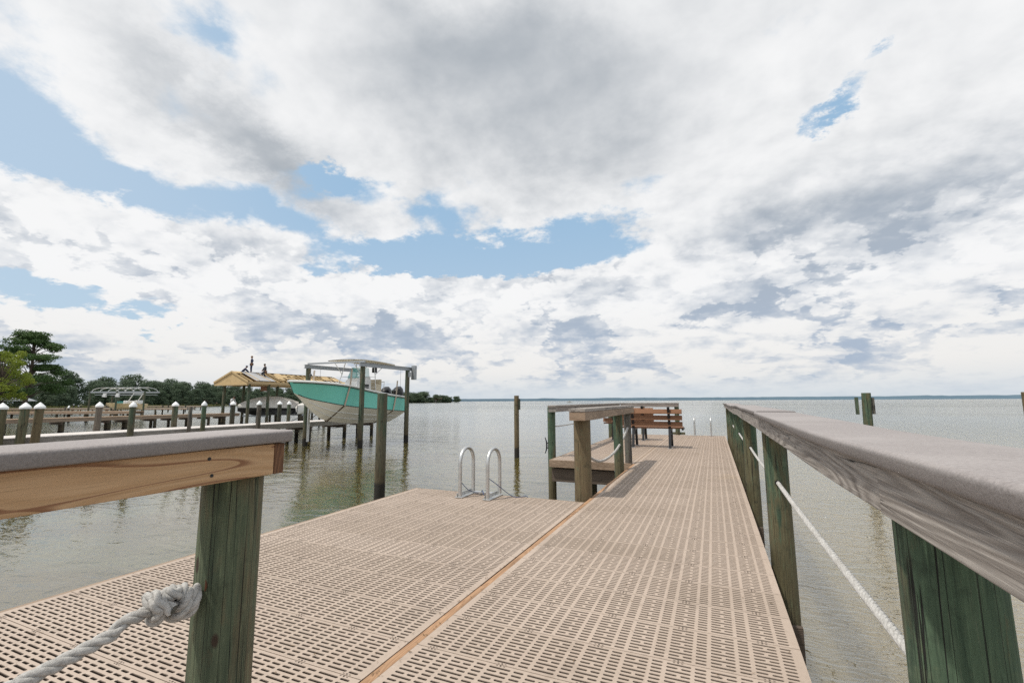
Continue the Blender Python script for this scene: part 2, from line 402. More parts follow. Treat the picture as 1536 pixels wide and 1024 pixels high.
M['greywood_x'] = m_wood('weathered_grey_board_cross', (.36, .315, .285), (.20, .168, .15), 'X', .8, .75, weather=.35, crack=.6)
M['tanboard'] = m_wood('tan_weathered_board', (.36, .265, .19), (.22, .15, .10), 'X', 1, .8, weather=.35)
M['tanboard_y'] = m_wood('tan_weathered_board_long', (.36, .275, .20), (.22, .155, .11), 'Y', 1, .8, weather=.35)
M['joist'] = m_wood('old_joist', (.14, .105, .078), (.07, .05, .038), 'X', 1, .8, weather=.3)
M['joist_y'] = m_wood('old_joist_long', (.14, .105, .078), (.07, .05, .038), 'Y', 1, .8, weather=.3)
M['pile'] = m_pile('treated_pile', ((.034, .055, .034), (.085, .120, .075)), ((.065, .050, .028), (.15, .12, .075)), .60)
M['pile_green'] = m_pile('green_pile', ((.026, .054, .032), (.098, .152, .092)), ((.070, .056, .028), (.160, .126, .064)), .45, crack=1.0, low=1.0)
M['pile_mix'] = m_pile('mottled_pile', ((.045, .066, .038), (.135, .160, .095)), ((.075, .058, .032), (.185, .145, .082)), .85, crack=.95, low=0)
M['pile_brown'] = m_pile('brown_pile', ((.060, .075, .035), (.12, .125, .065)), ((.10, .065, .032), (.21, .15, .085)), 1.1)
M['pile_grey'] = m_pile('grey_pile', ((.07, .065, .055), (.15, .14, .125)), ((.08, .06, .045), (.16, .13, .10)), .9)
M['pile_dark'] = m_pile('dark_pile', ((.016, .024, .016), (.04, .055, .036)), ((.03, .024, .016), (.07, .055, .035)), .5)
def simple(name, col, rough=.5, metal=0, nsc=0, namt=.2, dark=None, bump=0):
    g = mat(name)
    if nsc:
        n = g.noise(g.co, nsc, 5, .6)
        c = g.mix(g.mul(g.smooth(n, .4, .72), namt), col, dark or tuple(q*.4 for q in col))
        return fin(g, c, rough, metal, bump=n if bump else None, bd=bump or .01)
    return fin(g, col, rough, metal)
def m_rope():
    g = mat('rope_fibre')
    n = g.noise(g.co, 90, 4, .7); n2 = g.noise(g.co, 9, 3)
    c = g.mix(g.lin(n, .25, .7), (.30, .29, .275), (.60, .59, .57))
    c = g.mix(g.mul(g.smooth(n2, .5, .7), .35), c, (.30, .28, .25))
    return fin(g, c, .9, bump=g.noise(g.co, 420, 3, .7), bd=.0022, bs=.9)
M['rope'] = m_rope()
M['rope_dark'] = simple('burnt_rope_end', (.10, .09, .07), .9, 0, 60, .6)
M['alu'] = simple('brushed_aluminium', (.62, .62, .61), .36, .85, 14, .35, (.40, .40, .39))
M['galv'] = simple('galvanised_steel', (.36, .38, .40), .5, .55, 12, .35, (.22, .23, .24))
M['black'] = simple('black_steel', (.014, .015, .018), .45, .2, 20, .3)
M['bench'] = m_wood('bench_slat', (.27, .135, .07), (.17, .078, .04), 'X', 1.2, .8, weather=.15)
M['plate'] = simple('steel_foot_plate', (.5, .5, .5), .4, .7)
M['bluecord'] = simple('blue_cord', (.03, .06, .16), .7)
M['iron'] = simple('dark_iron', (.035, .037, .04), .6, .5, 30, .4)
M['gel'] = simple('seafoam_gelcoat', (.21, .66, .56), .18, 0, 2.5, .20, (.16, .55, .47))
M['hullwhite'] = simple('hull_bottom', (.90, .86, .77), .38, 0, 2.2, .35, (.70, .63, .52))
M['white'] = simple('white_gelcoat', (.78, .78, .76), .3, 0, 5, .12, (.6, .6, .58))
M['cream'] = simple('cream_canvas', (.66, .58, .44), .75, 0, 6, .3, (.45, .38, .27))
M['stripe'] = simple('dark_stripe', (.03, .035, .035), .5)
M['engine'] = simple('engine_cowling', (.016, .017, .02), .25, 0, 5, .2)
M['strap'] = simple('lift_strap', (.62, .52, .42), .8, 0, 20, .4)
M['strapdark'] = simple('lift_strap_dark', (.17, .12, .07), .9, 0, 20, .4)  # darker strap colour for the run under the hull
def m_tint():
    g = mat('tinted_acrylic'); g.b.inputs['Alpha'].default_value = .55
    return fin(g, (.10, .42, .42), .08)
M['tint'] = m_tint()
M['whiteplastic'] = simple('white_plastic', (.80, .81, .82), .45, 0, 8, .25, (.55, .54, .5))
M['lumber'] = m_wood('new_yellow_lumber', (.56, .42, .23), (.42, .30, .15), 'X', .7, .8, weather=.12)
M['lumber_y'] = m_wood('new_yellow_lumber_long', (.55, .41, .23), (.41, .29, .15), 'Y', .7, .8, weather=.12)
M['plywood'] = simple('plywood_sheet', (.52, .38, .20), .8, 0, 1.6, .5, (.36, .24, .11))
M['felt'] = simple('grey_underlay', (.38, .38, .385), .8, 0, 1.5, .4, (.26, .26, .27))
M['tarp'] = simple('boat_cover', (.60, .575, .53), .7, 0, 3, .45, (.30, .28, .25))
M['hulldark'] = simple('dark_hull', (.015, .014, .014), .35, 0, 4, .3)
M['hulltan'] = simple('tan_hull', (.56, .42, .22), .35, 0, 4, .2)
M['skin'] = simple('skin', (.30, .17, .11), .6)
M['navy'] = simple('navy_cloth', (.018, .030, .075), .85, 0, 20, .4)
M['denim'] = simple('denim', (.055, .085, .17), .85, 0, 20, .4)
M['darkcloth'] = simple('dark_cloth', (.02, .02, .026), .85)
M['leather'] = simple('tool_leather', (.16, .08, .04), .7)
M['whitecloth'] = simple('white_cloth', (.60, .60, .60), .85)
M['hair'] = simple('dark_hair', (.02, .015, .012), .7)
M['dockboard'] = m_wood('dock_boards', (.44, .39, .34), (.30, .26, .22), 'X', 1, .8, weather=.3)
M['dockboard_b'] = m_wood('dock_boards_brown', (.42, .30, .20), (.28, .19, .12), 'X', 1, .8, weather=.3)
def m_leaf(name, a, b, c_=None, trans=.25):
    g = mat(name)
    r = g.geo.outputs['Random Per Island']
    oi = g.new('ShaderNodeObjectInfo').outputs['Random']
    n = g.noise(g.pos, .35, 2)
    c = g.mix(g.add(g.mul(r, .55), g.mul(n, .5)), a, b)
    c = g.mix(g.mul(oi, .45), c, c_ or tuple(q*.75 for q in a))
    g.put(g.b.inputs['Base Color'], c); g.b.inputs['Roughness'].default_value = .6
    g.b.inputs['Specular IOR Level'].default_value = .25
    tr = g.new('ShaderNodeBsdfTranslucent'); g.put(tr.inputs[0], c)
    ms = g.new('ShaderNodeMixShader'); ms.inputs[0].default_value = trans
    g.L.new(g.b.outputs[0], ms.inputs[1]); g.L.new(tr.outputs[0], ms.inputs[2])
    out = [n_ for n_ in g.N if n_.type == 'OUTPUT_MATERIAL'][0]; g.L.new(ms.outputs[0], out.inputs[0])
    return g.mat
M['leaf_pine'] = m_leaf('pine_needles', (.035, .075, .020), (.10, .165, .045), (.05, .10, .03))
M['leaf_yellow'] = m_leaf('yellow_green_leaves', (.12, .18, .025), (.31, .35, .05), (.2, .26, .03), .4)
M['leaf_dark'] = m_leaf('dark_broadleaf', (.045, .075, .050), (.115, .160, .085), (.085, .12, .08))  # leaf colour lightened with a painted tint of distance haze
M['leaf_far'] = m_leaf('distant_leaves', (.045, .075, .065), (.085, .12, .095), (.06, .10, .08))  # bluish haze of distance mixed into the leaf colour
M['bark'] = simple('bark', (.11, .085, .065), .9, 0, 3, .6)
M['ground'] = simple('marsh_ground', (.10, .10, .05), .95, 0, .3, .6, (.05, .06, .02))
M['farshore'] = simple('hazy_far_woods', (.135, .21, .275), .95, 0, .01, .4, (.17, .25, .31))  # distance haze is painted into this blue base colour
M['brick'] = simple('red_roof', (.22, .11, .08), .8)
M['housewall'] = simple('house_wall', (.45, .42, .38), .8)
M['markw'] = simple('marker_paint', (.5, .5, .48), .7)

def m_water():
    g = mat('bay_water')
    px, py, pz = g.xyz(g.pos)
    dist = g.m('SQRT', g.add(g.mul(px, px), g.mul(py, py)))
    p2 = g.comb(px, py)
    mid = g.noise(p2, .33, 4, .6, .6)
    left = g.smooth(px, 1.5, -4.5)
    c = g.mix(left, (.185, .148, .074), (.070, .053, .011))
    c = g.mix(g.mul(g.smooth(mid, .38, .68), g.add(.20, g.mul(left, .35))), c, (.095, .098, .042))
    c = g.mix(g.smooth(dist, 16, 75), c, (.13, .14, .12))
    wind = g.smooth(g.noise(g.mapping(p2, sc=(.010, .030, 1)), 1.0, 4, .55, .5), .36, .66)
    w1 = g.noise(g.mapping(p2, rot=(0, 0, .5), sc=(1.0, 1.9, 1)), 2.0, 3, .5, .7)
    w2 = g.noise(g.mapping(p2, rot=(0, 0, -.25), sc=(1.0, 1.7, 1)), 7.0, 3, .55, .8)
    w3 = g.noise(g.mapping(p2, rot=(0, 0, .15), sc=(.7, 1.6, 1)), .42, 3, .5, .4)
    w4 = g.noise(g.mapping(p2, rot=(0, 0, .9), sc=(1.0, 1.5, 1)), 19.0, 3, .6, .6)
    right = g.smooth(px, -3, 2.0)
    h = g.add(g.add(g.mul(w1, g.add(.27, g.mul(right, .85))), g.mul(w2, g.add(.055, g.mul(right, .40)))), g.mul(w3, .8))
    wr = g.noise(g.mapping(p2, rot=(0, 0, .30), sc=(1.0, 2.2, 1)), 3.4, 2, .45, 1.1)
    ridge = g.sub(1.0, g.mul(g.m('ABSOLUTE', g.sub(wr, .5)), 5.0))
    h = g.add(h, g.mul(g.m('MAXIMUM', ridge, 0.0), g.add(.012, g.mul(right, .22))))
    h = g.add(h, g.mul(w4, g.add(.006, g.mul(right, .035))))
    amp = g.mul(g.add(.70, g.mul(wind, .6)), g.lin(dist, 4, 300, 1.0, 2.6))
    g.put(g.b.inputs['Base Color'], c)
    g.put(g.b.inputs['Roughness'], g.add(g.lin(dist, 8, 160, .03, .17), g.mul(g.smooth(dist, 25, 120), g.mul(wind, .10))))
    g.b.inputs['IOR'].default_value = 2.4
    g.b.inputs['Subsurface Weight'].default_value = .85; g.b.inputs['Subsurface Radius'].default_value = (1.4, 1.3, 1.0); g.b.inputs['Subsurface Scale'].default_value = 1.0
    g.b.subsurface_method = 'BURLEY'
    b = g.new('ShaderNodeBump'); b.inputs['Distance'].default_value = .085
    b.inputs['Strength'].default_value = 1.0; g.put(b.inputs['Height'], g.mul(h, g.mul(amp, .75)))
    g.L.new(b.outputs[0], g.b.inputs['Normal'])
    return g.mat
M['water'] = m_water()

# ------------------------------------------------------------------ setting
wm = MB(); R_ = 15000.0
wm.addv([(-R_, -R_, 0), (R_, -R_, 0), (R_, R_, 0), (-R_, R_, 0)]); wm.face((0, 1, 2, 3))
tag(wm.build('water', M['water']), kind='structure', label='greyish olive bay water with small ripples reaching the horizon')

def pol(az, dist, z=0.0): a = radians(az); return Vector((dist*sin(a), dist*cos(a), z))
# left shoreline: (azimuth, distance of the waterline)
SH = [(-110, 150), (-95, 150), (-80, 150), (-74, 170), (-68, 225), (-62, 265), (-57, 330), (-53, 400), (-48, 440), (-43, 480), (-39, 560), (-36, 640), (-33.5, 690), (-31.2, 720)]
def shore(az):
    for (a, d), (b, e) in zip(SH, SH[1:]):
        if a <= az <= b: t = (az-a)/(b-a); return d+(e-d)*t
    return SH[-1][1]
gm = MB(); rows = []
for (a, d) in SH:
    w = 700 if a < -37 else (500 if a < -34 else 60)
    rows.append([pol(a, d-1, -.4), pol(a, d+1.5, .35), pol(a, d+9, .9), pol(a, d+60, 1.6), pol(a, d+w, 2.0)])
gm.loft(rows); tag(gm.build('shore_ground', M['ground'], smooth=True), kind='structure')
fs = MB(); rr = []
rnd = random.Random(3)
for k in range(0, 241):
    az = -48+k*.5; h = 19+5*noise.noise((k*.17, 3.1, 0))+2.0*noise.noise((k*.9, 1, 0))
    if az < -20: h *= .9
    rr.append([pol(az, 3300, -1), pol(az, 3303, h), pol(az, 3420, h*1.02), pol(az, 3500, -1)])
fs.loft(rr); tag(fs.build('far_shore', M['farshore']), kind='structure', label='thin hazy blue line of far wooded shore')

# ------------------------------------------------------------------ piles and posts
def pile_mb(r, z0, z1, seg=24, taper=.94, wob=.03, seed=0, lean=(0, 0), step=.22, rings=None):
    mb = MB(); n = max(3, int((z1-z0)/step)); rr = []
    for i in range(n+1):
        t = i/n; z = z0+(z1-z0)*t; f = 1-(1-taper)*t; ring = []
        for k in range(seg):
            a = 2*pi*k/seg
            q = r*f*(1+wob*noise.noise((cos(a)*1.2+seed, sin(a)*1.2, z*.8))*1.5+wob*.5*noise.noise((cos(a)*4+seed, sin(a)*4, z*2)))
            ring.append((q*cos(a)+lean[0]*(z-z0), q*sin(a)+lean[1]*(z-z0), z))
        rr.append(ring)
    c = .012
    rr.append([(p[0]*.93+lean[0]*(z1-z0)*.07, p[1]*.93+lean[1]*(z1-z0)*.07, z1+c*.6) for p in rr[-1]])
    mb.loft(rr, True, True, True); return mb
def piling(name, x, y, r, top, label, m='pile', cat='piling', cap=False, lean=(0, 0), group=None, seed=None, bot=-1.5, seg=16):
    t = thing(name, label, cat, (x, y, 0), group=group)
    pile_mb(r, bot, top, seg, .93, .03, seed if seed is not None else x*3.1+y, lean, .4).build('shaft', M[m], t, smooth=True)
    if cap:
        mb = MB(); L = (lean[0]*(top-bot), lean[1]*(top-bot))
        def ring(q, z): return [(L[0]+q*cos(2*pi*k/20), L[1]+q*sin(2*pi*k/20), z) for k in range(20)]
        mb.loft([ring(r*1.02, top-.06), ring(r*1.16, top-.05), ring(r*1.16, top+.015), ring(r*.62, top+.10), ring(.008, top+.175)], True, True, True)
        mb.build('cap', M['whiteplastic'], t, smooth=True)
    return t

# ------------------------------------------------------------------ our dock
def grating(x0, nsec, y0, npan, sec=.1655, pan=.3048, margin=.03, z=DECK, near=9.0):
    """perforated panels as real slots; every panel is 11 rows of slots between ribs"""
    V = []; F = []; nv = 0
    rows = 11; gap = .0022; hh = .0062; depth = .034
    for ip in range(npan):
        ya = y0+ip*pan+gap; yb = y0+(ip+1)*pan-gap
        edge = .0085; p = (yb-ya-2*edge)/rows
        xs0 = x0; xs1 = x0+margin*2+sec*nsec
        full = ya < near
        def quad(a, b, c, d):
            nonlocal nv
            V.extend((a, b, c, d)); F.append((nv, nv+1, nv+2, nv+3)); nv += 4
        quad((xs0, ya, z), (xs1, ya, z), (xs1, ya+edge, z), (xs0, ya+edge, z))
        quad((xs0, yb-edge, z), (xs1, yb-edge, z), (xs1, yb, z), (xs0, yb, z))
        quad((xs0, ya, z-depth), (xs1, ya, z-depth), (xs1, ya, z), (xs0, ya, z))
        quad((xs1, yb, z-depth), (xs0, yb, z-depth), (xs0, yb, z), (xs1, yb, z))
        ym0 = ya+edge; ym1 = yb-edge
        quad((xs0, ym0, z), (xs0+margin, ym0, z), (xs0+margin, ym1, z), (xs0, ym1, z))
        quad((xs1-margin, ym0, z), (xs1, ym0, z), (xs1, ym1, z), (xs1-margin, ym1, z))
        quad((xs0, ym1, z-depth), (xs0, ym0, z-depth), (xs0, ym0, z), (xs0, ym1, z))
        quad((xs1, ym0, z-depth), (xs1, ym1, z-depth), (xs1, ym1, z), (xs1, ym0, z))
        if full:
            for s_ in range(0, nsec+1):
                if s_ % 2 and ip % 1 == 0: continue
                for yy in (ya+.006, yb-.006):
                    cxs = x0+margin+s_*sec+(.05 if s_ < nsec else -.05); V.extend([(cxs+.0042*cos(2*pi*k/6), yy+.0042*sin(2*pi*k/6), z+.0014) for k in range(6)]); F.append(tuple(range(nv, nv+6))); nv += 6
                    for q_ in (-.016, .016):
                        V.extend([(cxs+q_-.004, yy-.0016, z+.001), (cxs+q_+.004, yy-.0016, z+.001), (cxs+q_+.004, yy+.0016, z+.001), (cxs+q_-.004, yy+.0016, z+.001)]); F.append((nv, nv+1, nv+2, nv+3)); nv += 4
        for s_ in range(nsec):
            xa = x0+margin+s_*sec
            rib = .0072
            for r_ in range(rows):
                cy = ym0+(r_+.5)*p; c0 = ym0+r_*p; c1 = c0+p
                L = sec-2*rib
                t1 = xa+rib+L*.333; t2 = xa+rib+L*.667; br = .0062
                if r_ % 2: sl = [(xa+rib, t1-br), (t1+br, t2-br), (t2+br, xa+rib+L)]
                else: sl = [(xa+rib, t2-br), (t2+br, xa+rib+L)] if (ip % 2 == 0) else [(xa+rib, t2-br), (t2+br, xa+rib+L)]
                ca = xa
                for k, (a, b) in enumerate(sl):
                    cb = xa+sec if k == len(sl)-1 else (b+sl[k+1][0])/2
                    s0 = cy-hh; s1 = cy+hh
                    if full:
                        e = hh*.7
                        inn = [(a+e, s0), (b-e, s0), (b, s0+e), (b, s1-e), (b-e, s1), (a+e, s1), (a, s1-e), (a, s0+e)]
                        V.extend([(ca, c0, z), (cb, c0, z), (cb, c1, z), (ca, c1, z)]); V.extend([(q[0], q[1], z) for q in inn]); V.extend([(q[0], q[1], z-depth) for q in inn])
                        o = nv; i = nv+4; w = nv+12
                        F.extend([(o, o+1, i+1, i), (o+1, o+2, i+3, i+2), (o+2, o+3, i+5, i+4), (o+3, o, i+7, i+6), (o+1, i+2, i+1), (o+2, i+4, i+3), (o+3, i+6, i+5), (o, i, i+7)])
                        for j in range(8): j2 = (j+1) % 8; F.append((i+j, i+j2, w+j2, w+j))
                        nv += 20
                    else:
                        inn = [(a, s0), (b, s0), (b, s1), (a, s1)]
                        V.extend([(ca, c0, z), (cb, c0, z), (cb, c1, z), (ca, c1, z)]); V.extend([(q[0], q[1], z) for q in inn]); V.extend([(q[0], q[1], z-depth) for q in inn])
                        o = nv; i = nv+4; w = nv+8
                        for j in range(4):
                            j2 = (j+1) % 4; F.append((o+j, o+j2, i+j2, i+j)); F.append((i+j, i+j2, w+j2, w+j))
                        nv += 12
                    ca = cb
    mb = MB(); mb.v = V; mb.f = F; mb.mi = [0]*len(F)
    return mb
def mesh_fast(mb, name, m, parent):
    me = bpy.data.meshes.new(name); me.from_pydata(mb.v, [], mb.f); me.materials.append(m); me.update()
    o = bpy.data.objects.new(name, me); C.objects.link(o); o.parent = parent; return o

XR = .2845; XL = -1.265
dock = thing('dock_walkway', 'long tan dock walkway of slotted composite panels running out over the bay', 'dock')
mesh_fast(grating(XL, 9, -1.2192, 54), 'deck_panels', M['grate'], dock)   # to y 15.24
mb = MB()
yy = -1.2
for i in range(5):
    L = 1.86; mb.b2(-1.3085, -1.2672, yy, yy+L-.004, DECK-.145, DECK-.004+(.003 if i % 2 else 0)); yy += L
mb.build('seam_board', M['seam'], dock, bevel=.003)
mb = MB(); mb.b2(-1.3085, -1.2672, 8.105, 15.24, DECK-.145, DECK-.003); mb.build('terrace_joint_board', M['tanboard_y'], dock)
mb = MB()
for x in (-1.225, -.74, -.25, .235): mb.b2(x-.019, x+.019, -1.2, 15.2, DECK-.27, DECK-.026)
mb.build('stringers', M['joist_y'], dock)
mb = MB(); mb.b2(-1.30, .283, 15.245, 15.283, DECK-.17, DECK-.01); mb.build('end_board', M['tanboard'], dock, bevel=.003)
POSTY = [-1.5, 1.22, 4.03, 6.75, 9.5, 12.3, 15.0]
for y in POSTY[1:]:
    mb = MB()
    for s_ in (-1, 1): mb.b2(-1.50, .485, y+s_*.108-.019, y+s_*.108+.019, DECK-.74, DECK-.50)
    mb.build('cross_beam', M['joist'], dock, bevel=.003)

# swimming platform on the left
plat = thing('swim_platform', 'wide low tan platform of slotted panels left of the orange seam board', 'platform')
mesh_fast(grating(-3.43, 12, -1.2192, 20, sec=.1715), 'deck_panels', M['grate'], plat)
mb = MB(); mb.b2(-3.47, -3.432, -1.2, 4.92, DECK-.20, DECK-.003); mb.b2(-3.43, -1.31, 4.88, 4.918, DECK-.20, DECK-.003); mb.build('rim_board', M['tanboard_y'], plat, bevel=.003)
mb = MB()
for x in (-3.2, -2.6, -2.0, -1.5): mb.b2(x-.019, x+.019, -1.2, 4.85, DECK-.26, DECK-.026)
mb.build('stringers', M['joist_y'], plat)
for (x, y) in ((-3.3, 4.6), (-3.3, 1.5), (-1.6, 4.6)):
    pile_mb(.10, -1.5, DECK-.05, 14, 1, .03, x+y).build('post', M['pile_dark'], plat, loc=(x, y, 0), smooth=True)

# terrace further out on the left
ter = thing('bench_terrace', 'squared side terrace of tan decking left of the walkway, carrying two benches', 'terrace')
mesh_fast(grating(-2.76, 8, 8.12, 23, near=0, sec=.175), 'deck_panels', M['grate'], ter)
mb = MB(); mb.b2(-2.80, -1.33, 8.07, 8.108, DECK-.125, DECK+.003); mb.b2(-2.80, -2.762, 8.11, 15.2, DECK-.125, DECK+.003); mb.build('rim_board', M['tanboard'], ter, bevel=.003)
mb = MB(); mb.b2(-2.78, -1.50, 8.16, 8.20, DECK-.39, DECK-.16); mb.b2(-2.72, -2.68, 8.2, 15.1, DECK-.36, DECK-.13); mb.b2(-2.0, -1.96, 8.2, 15.1, DECK-.36, DECK-.13); mb.build('under_beams', M['joist'], ter, bevel=.003)
for (x, y) in ((-2.2, 8.8), (-2.2, 12.0)): pile_mb(.10, -1.5, DECK-.2, 14, 1, .03, x+y).build('post', M['pile_dark'], ter, loc=(x, y, 0), smooth=True)

# ------------------------------------------------------------------ railings
def cap_board(x0, x1, pts, h, name, m, parent, jr=.008, z_end=None):
    """a cap of rounded section following a list of (y, z_top)"""
    mb = MB(); rings = []
    for (y, z) in pts:
        r = jr; ring = []
        for (cx, cz, a0) in ((x1-r, z-r, 0), (x0+r, z-r, 90), (x0+r, z-h+r*.6, 180), (x1-r, z-h+r*.6, 270)):
            for k in range(4):
                a = radians(a0+k*30); q = r if a0 < 180 else r*.6
                ring.append((cx+(x1-r-cx if False else 0)+q*cos(a), y, cz+q*sin(a)))
        rings.append(ring)
    mb.loft(rings, True, True, True); return mb.build(name, m, parent, smooth=True)
def sag(y, s=0.0): return .006*sin(y*1.15+s)+.004*sin(y*2.7+1+s)
rail_r = thing('right_railing', 'long railing on the right edge with wide grey composite cap on green posts', 'railing')
CT = EYE-.088
def rz_(y): return CT+sag(y, .4)+(.010*exp(-((y-3.7)/.6)**2))-.012*exp(-((y-1.9)/.8)**2)
segs = [(-1.3, 3.72), (3.728, 8.6), (8.607, 15.35)]
for k, (a, b) in enumerate(segs):
    n = int((b-a)/.25)+1; off = (0, .006, -.003)[k]
    cap_board(.262+(0, .012, .004)[k], .525, [(a+(b-a)*i/n, rz_(a+(b-a)*i/n)+off) for i in range(n+1)], .034, 'cap', M['capgrey'], rail_r, .011)
for k, (a, b) in enumerate([(-1.3, 1.128), (1.141, 5.6), (5.605, 10.3), (10.305, 15.3)]):
    mb = MB(); n = int((b-a)/.3)+1; rings = []
    for i in range(n+1):
        y = a+(b-a)*i/n; z = rz_(y)-.036; x = .286+(.004 if k % 2 else 0)
        rings.append([(x, y, z-.093), (x+.036, y, z-.093), (x+.036, y, z), (x, y, z)])
    mb.loft(rings, True, True, True); mb.build('side_board', M['greywood'], rail_r, bevel=.003)
PR = .083
def rail_post(parent, x, y, r, top, m, seed, seg=40, name='post', lean=(0, 0)):
    o = pile_mb(r, -1.6, top, seg, .98, .035, seed, lean, .12).build(name, M[m], parent, loc=(x, y, 0), smooth=True); return o
for i, y in enumerate(POSTY[1:]):
    rail_post(rail_r, .322+PR+.003, y, PR, rz_(y)-.045, 'pile_green', i*3.7)

rail_l = thing('near_left_railing', 'short railing with orange pine board and smooth grey cap at near left', 'railing')
cap_board(-1.442, -1.222, [(-.4+1.465*i/8, EYE-.089+.002*sin(i)) for i in range(9)], .036, 'cap', M['capgrey'], rail_l, .009)
mb = MB(); mb.b2(-1.281, -1.245, -.4, 1.020, EYE-.218, EYE-.127); mb.build('side_board', M['pine'], rail_l, bevel=.003)
mb = MB(); mb.b2(-1.39, -1.247, 1.0225, 1.058, EYE-.219, EYE-.127); mb.build('end_block', M['pine_end'], rail_l, bevel=.003)
mb = MB(); mb.b2(-1.44, -1.404, -.4, 1.02, EYE-.218, EYE-.127); mb.build('back_board', M['greywood'], rail_l)
rail_post(rail_l, -1.372, .985, .0835, EYE-.128, 'pile_mix', 21.3, 56)
for (y, z) in ((.82, EYE-.150), (.83, EYE-.195), (.35, EYE-.15)):
    MB().cyl((-1.2455, y, z), (-1.2435, y, z), .0045, seg=10).build('screw', M['iron'], rail_l)
# rust washer and knot hole on the near post
mb = MB(); mb.cyl((-1.368, .998-.079, EYE-.515), (-1.368, .998-.092, EYE-.515), .024, seg=20); mb.build('washer', simple('rusty_washer', (.12, .045, .02), .8, .3, 60, .5), rail_l)

rail_m = thing('middle_left_railing', 'short weathered railing with thick brown corner post beside the walkway', 'railing')
mb = MB(); mb.b2(-1.475, -1.285, 4.93, 8.32, EYE-.125, EYE-.088); mb.build('cap', M['greywood'], rail_m, bevel=.004)
mb = MB(); mb.b2(-1.325, -1.288, 4.975, 8.30, EYE-.218, EYE-.127); mb.build('side_board', M['tanboard_y'], rail_m, bevel=.003)
mb = MB(); mb.b2(-1.47, -1.287, 4.935, 4.972, EYE-.220, EYE-.127); mb.build('end_board', M['tanboard'], rail_m, bevel=.003)
mb = MB(); mb.b2(-1.47, -1.435, 4.975, 8.30, EYE-.218, EYE-.127); mb.build('back_board', M['greywood'], rail_m)
for (y, r, m, s) in ((5.17, .098, 'pile_brown', 3.3), (7.38, .075, 'pile_green', 8.2), (8.16, .060, 'pile_grey', 5.9)):
    rail_post(rail_m, -1.288-.037-r if r < .09 else -1.392, y, r, EYE-.130, m, s, 28)

rail_f = thing('terrace_railing', 'weathered grey railing running around the outer sides of the bench terrace', 'railing')
mb = MB(); mb.b2(-2.93, -2.77, 8.40, 15.28, EYE-.125, EYE-.088); mb.b2(-2.768, -.98, 15.14, 15.30, EYE-.120, EYE-.083); mb.build('cap', M['greywood'], rail_f, bevel=.004)
mb = MB(); mb.b2(-2.83, -2.79, 8.46, 15.13, EYE-.218, EYE-.127); mb.b2(-2.92, -2.77, 8.42, 8.457, EYE-.218, EYE-.127); mb.build('side_board', M['greywood'], rail_f, bevel=.003)
mb = MB(); mb.b2(-2.768, -.99, 15.15, 15.187, EYE-.214, EYE-.122); mb.build('end_board', M['greywood_x'], rail_f, bevel=.003)
for (x, y, r, m, s) in ((-2.915, 8.58, .078, 'pile_green', 1.3), (-2.915, 11.15, .072, 'pile_green', 2.2), (-2.915, 14.2, .072, 'pile_green', 2.9), (-1.06, 15.30, .070, 'pile_green', 5.9), (-2.1, 15.32, .07, 'pile_green', 9.9)):
    rail_post(rail_f, x, y, r, EYE-.130, m, s, 24)
mb = MB(); mb.b2(-1.25, -.85, 15.30, 15.42, DECK+.005, DECK+.075); mb.build('toe_block', M['pile_green'], rail_f)

# ------------------------------------------------------------------ ropes
def rope_mb(path, R=.0135, pitch=.085, seg=8, strands=3, step=.006):
    P = [Vector(p) for p in path]; D = [0]
    for a, b in zip(P, P[1:]): D.append(D[-1]+(b-a).length)
    T = D[-1]; n = max(4, int(T/step)); pts = []; j = 0
    for i in range(n+1):
        s_ = T*i/n
        while j < len(D)-2 and D[j+1] < s_: j += 1
        t = (s_-D[j])/max(1e-9, D[j+1]-D[j]); pts.append((P[j].lerp(P[j+1], t), s_))
    mb = MB(); fr = []; prev = None
    for i, (p, s_) in enumerate(pts):
        t = (pts[min(i+1, n)][0]-pts[max(i-1, 0)][0]).normalized()
        if prev is None: u = t.orthogonal().normalized()
        else: u = (prev-t*prev.dot(t)).normalized()
        prev = u; fr.append((u, t.cross(u)))
    for k in range(strands):
        q = []
        for (p, s_), (u, w) in zip(pts, fr):
            a = 2*pi*s_/pitch+2*pi*k/strands
            q.append(p+(u*cos(a)+w*sin(a))*R*.54)
        mb.tube(q, R*.54, seg)
    return mb
def catmull(ps, n=10):
    ps = [Vector(p) for p in ps]; out = []
    for i in range(len(ps)-1):
        p0 = ps[max(i-1, 0)]; p1 = ps[i]; p2 = ps[i+1]; p3 = ps[min(i+2, len(ps)-1)]
        for k in range(n):
            t = k/n
            out.append(.5*((2*p1)+(p2-p0)*t+(2*p0-5*p1+4*p2-p3)*t*t+(-p0+3*p1-3*p2+p3)*t**3))
    out.append(ps[-1]); return out
def hang(p, q, s_, n=12):
    p = Vector(p); q = Vector(q); return [p.lerp(q, i/n)+Vector((0, 0, -s_*4*(i/n)*(1-i/n))) for i in range(n+1)]
xr = .322+PR
RZ = EYE-.607
tag(rope_mb([(xr, -1.3, RZ+.02)]+hang((xr, 1.22-.05, RZ+.0), (xr, 1.22+.05, RZ+.0), 0)+hang((xr, 1.30, RZ), (xr, 4.0, RZ), .012), .0135, .075).build('rail_rope', M['rope'], smooth=True),
    'taut white twisted rope strung through the nearest right railing posts', 'rope', 'ropes strung through the right railing posts')
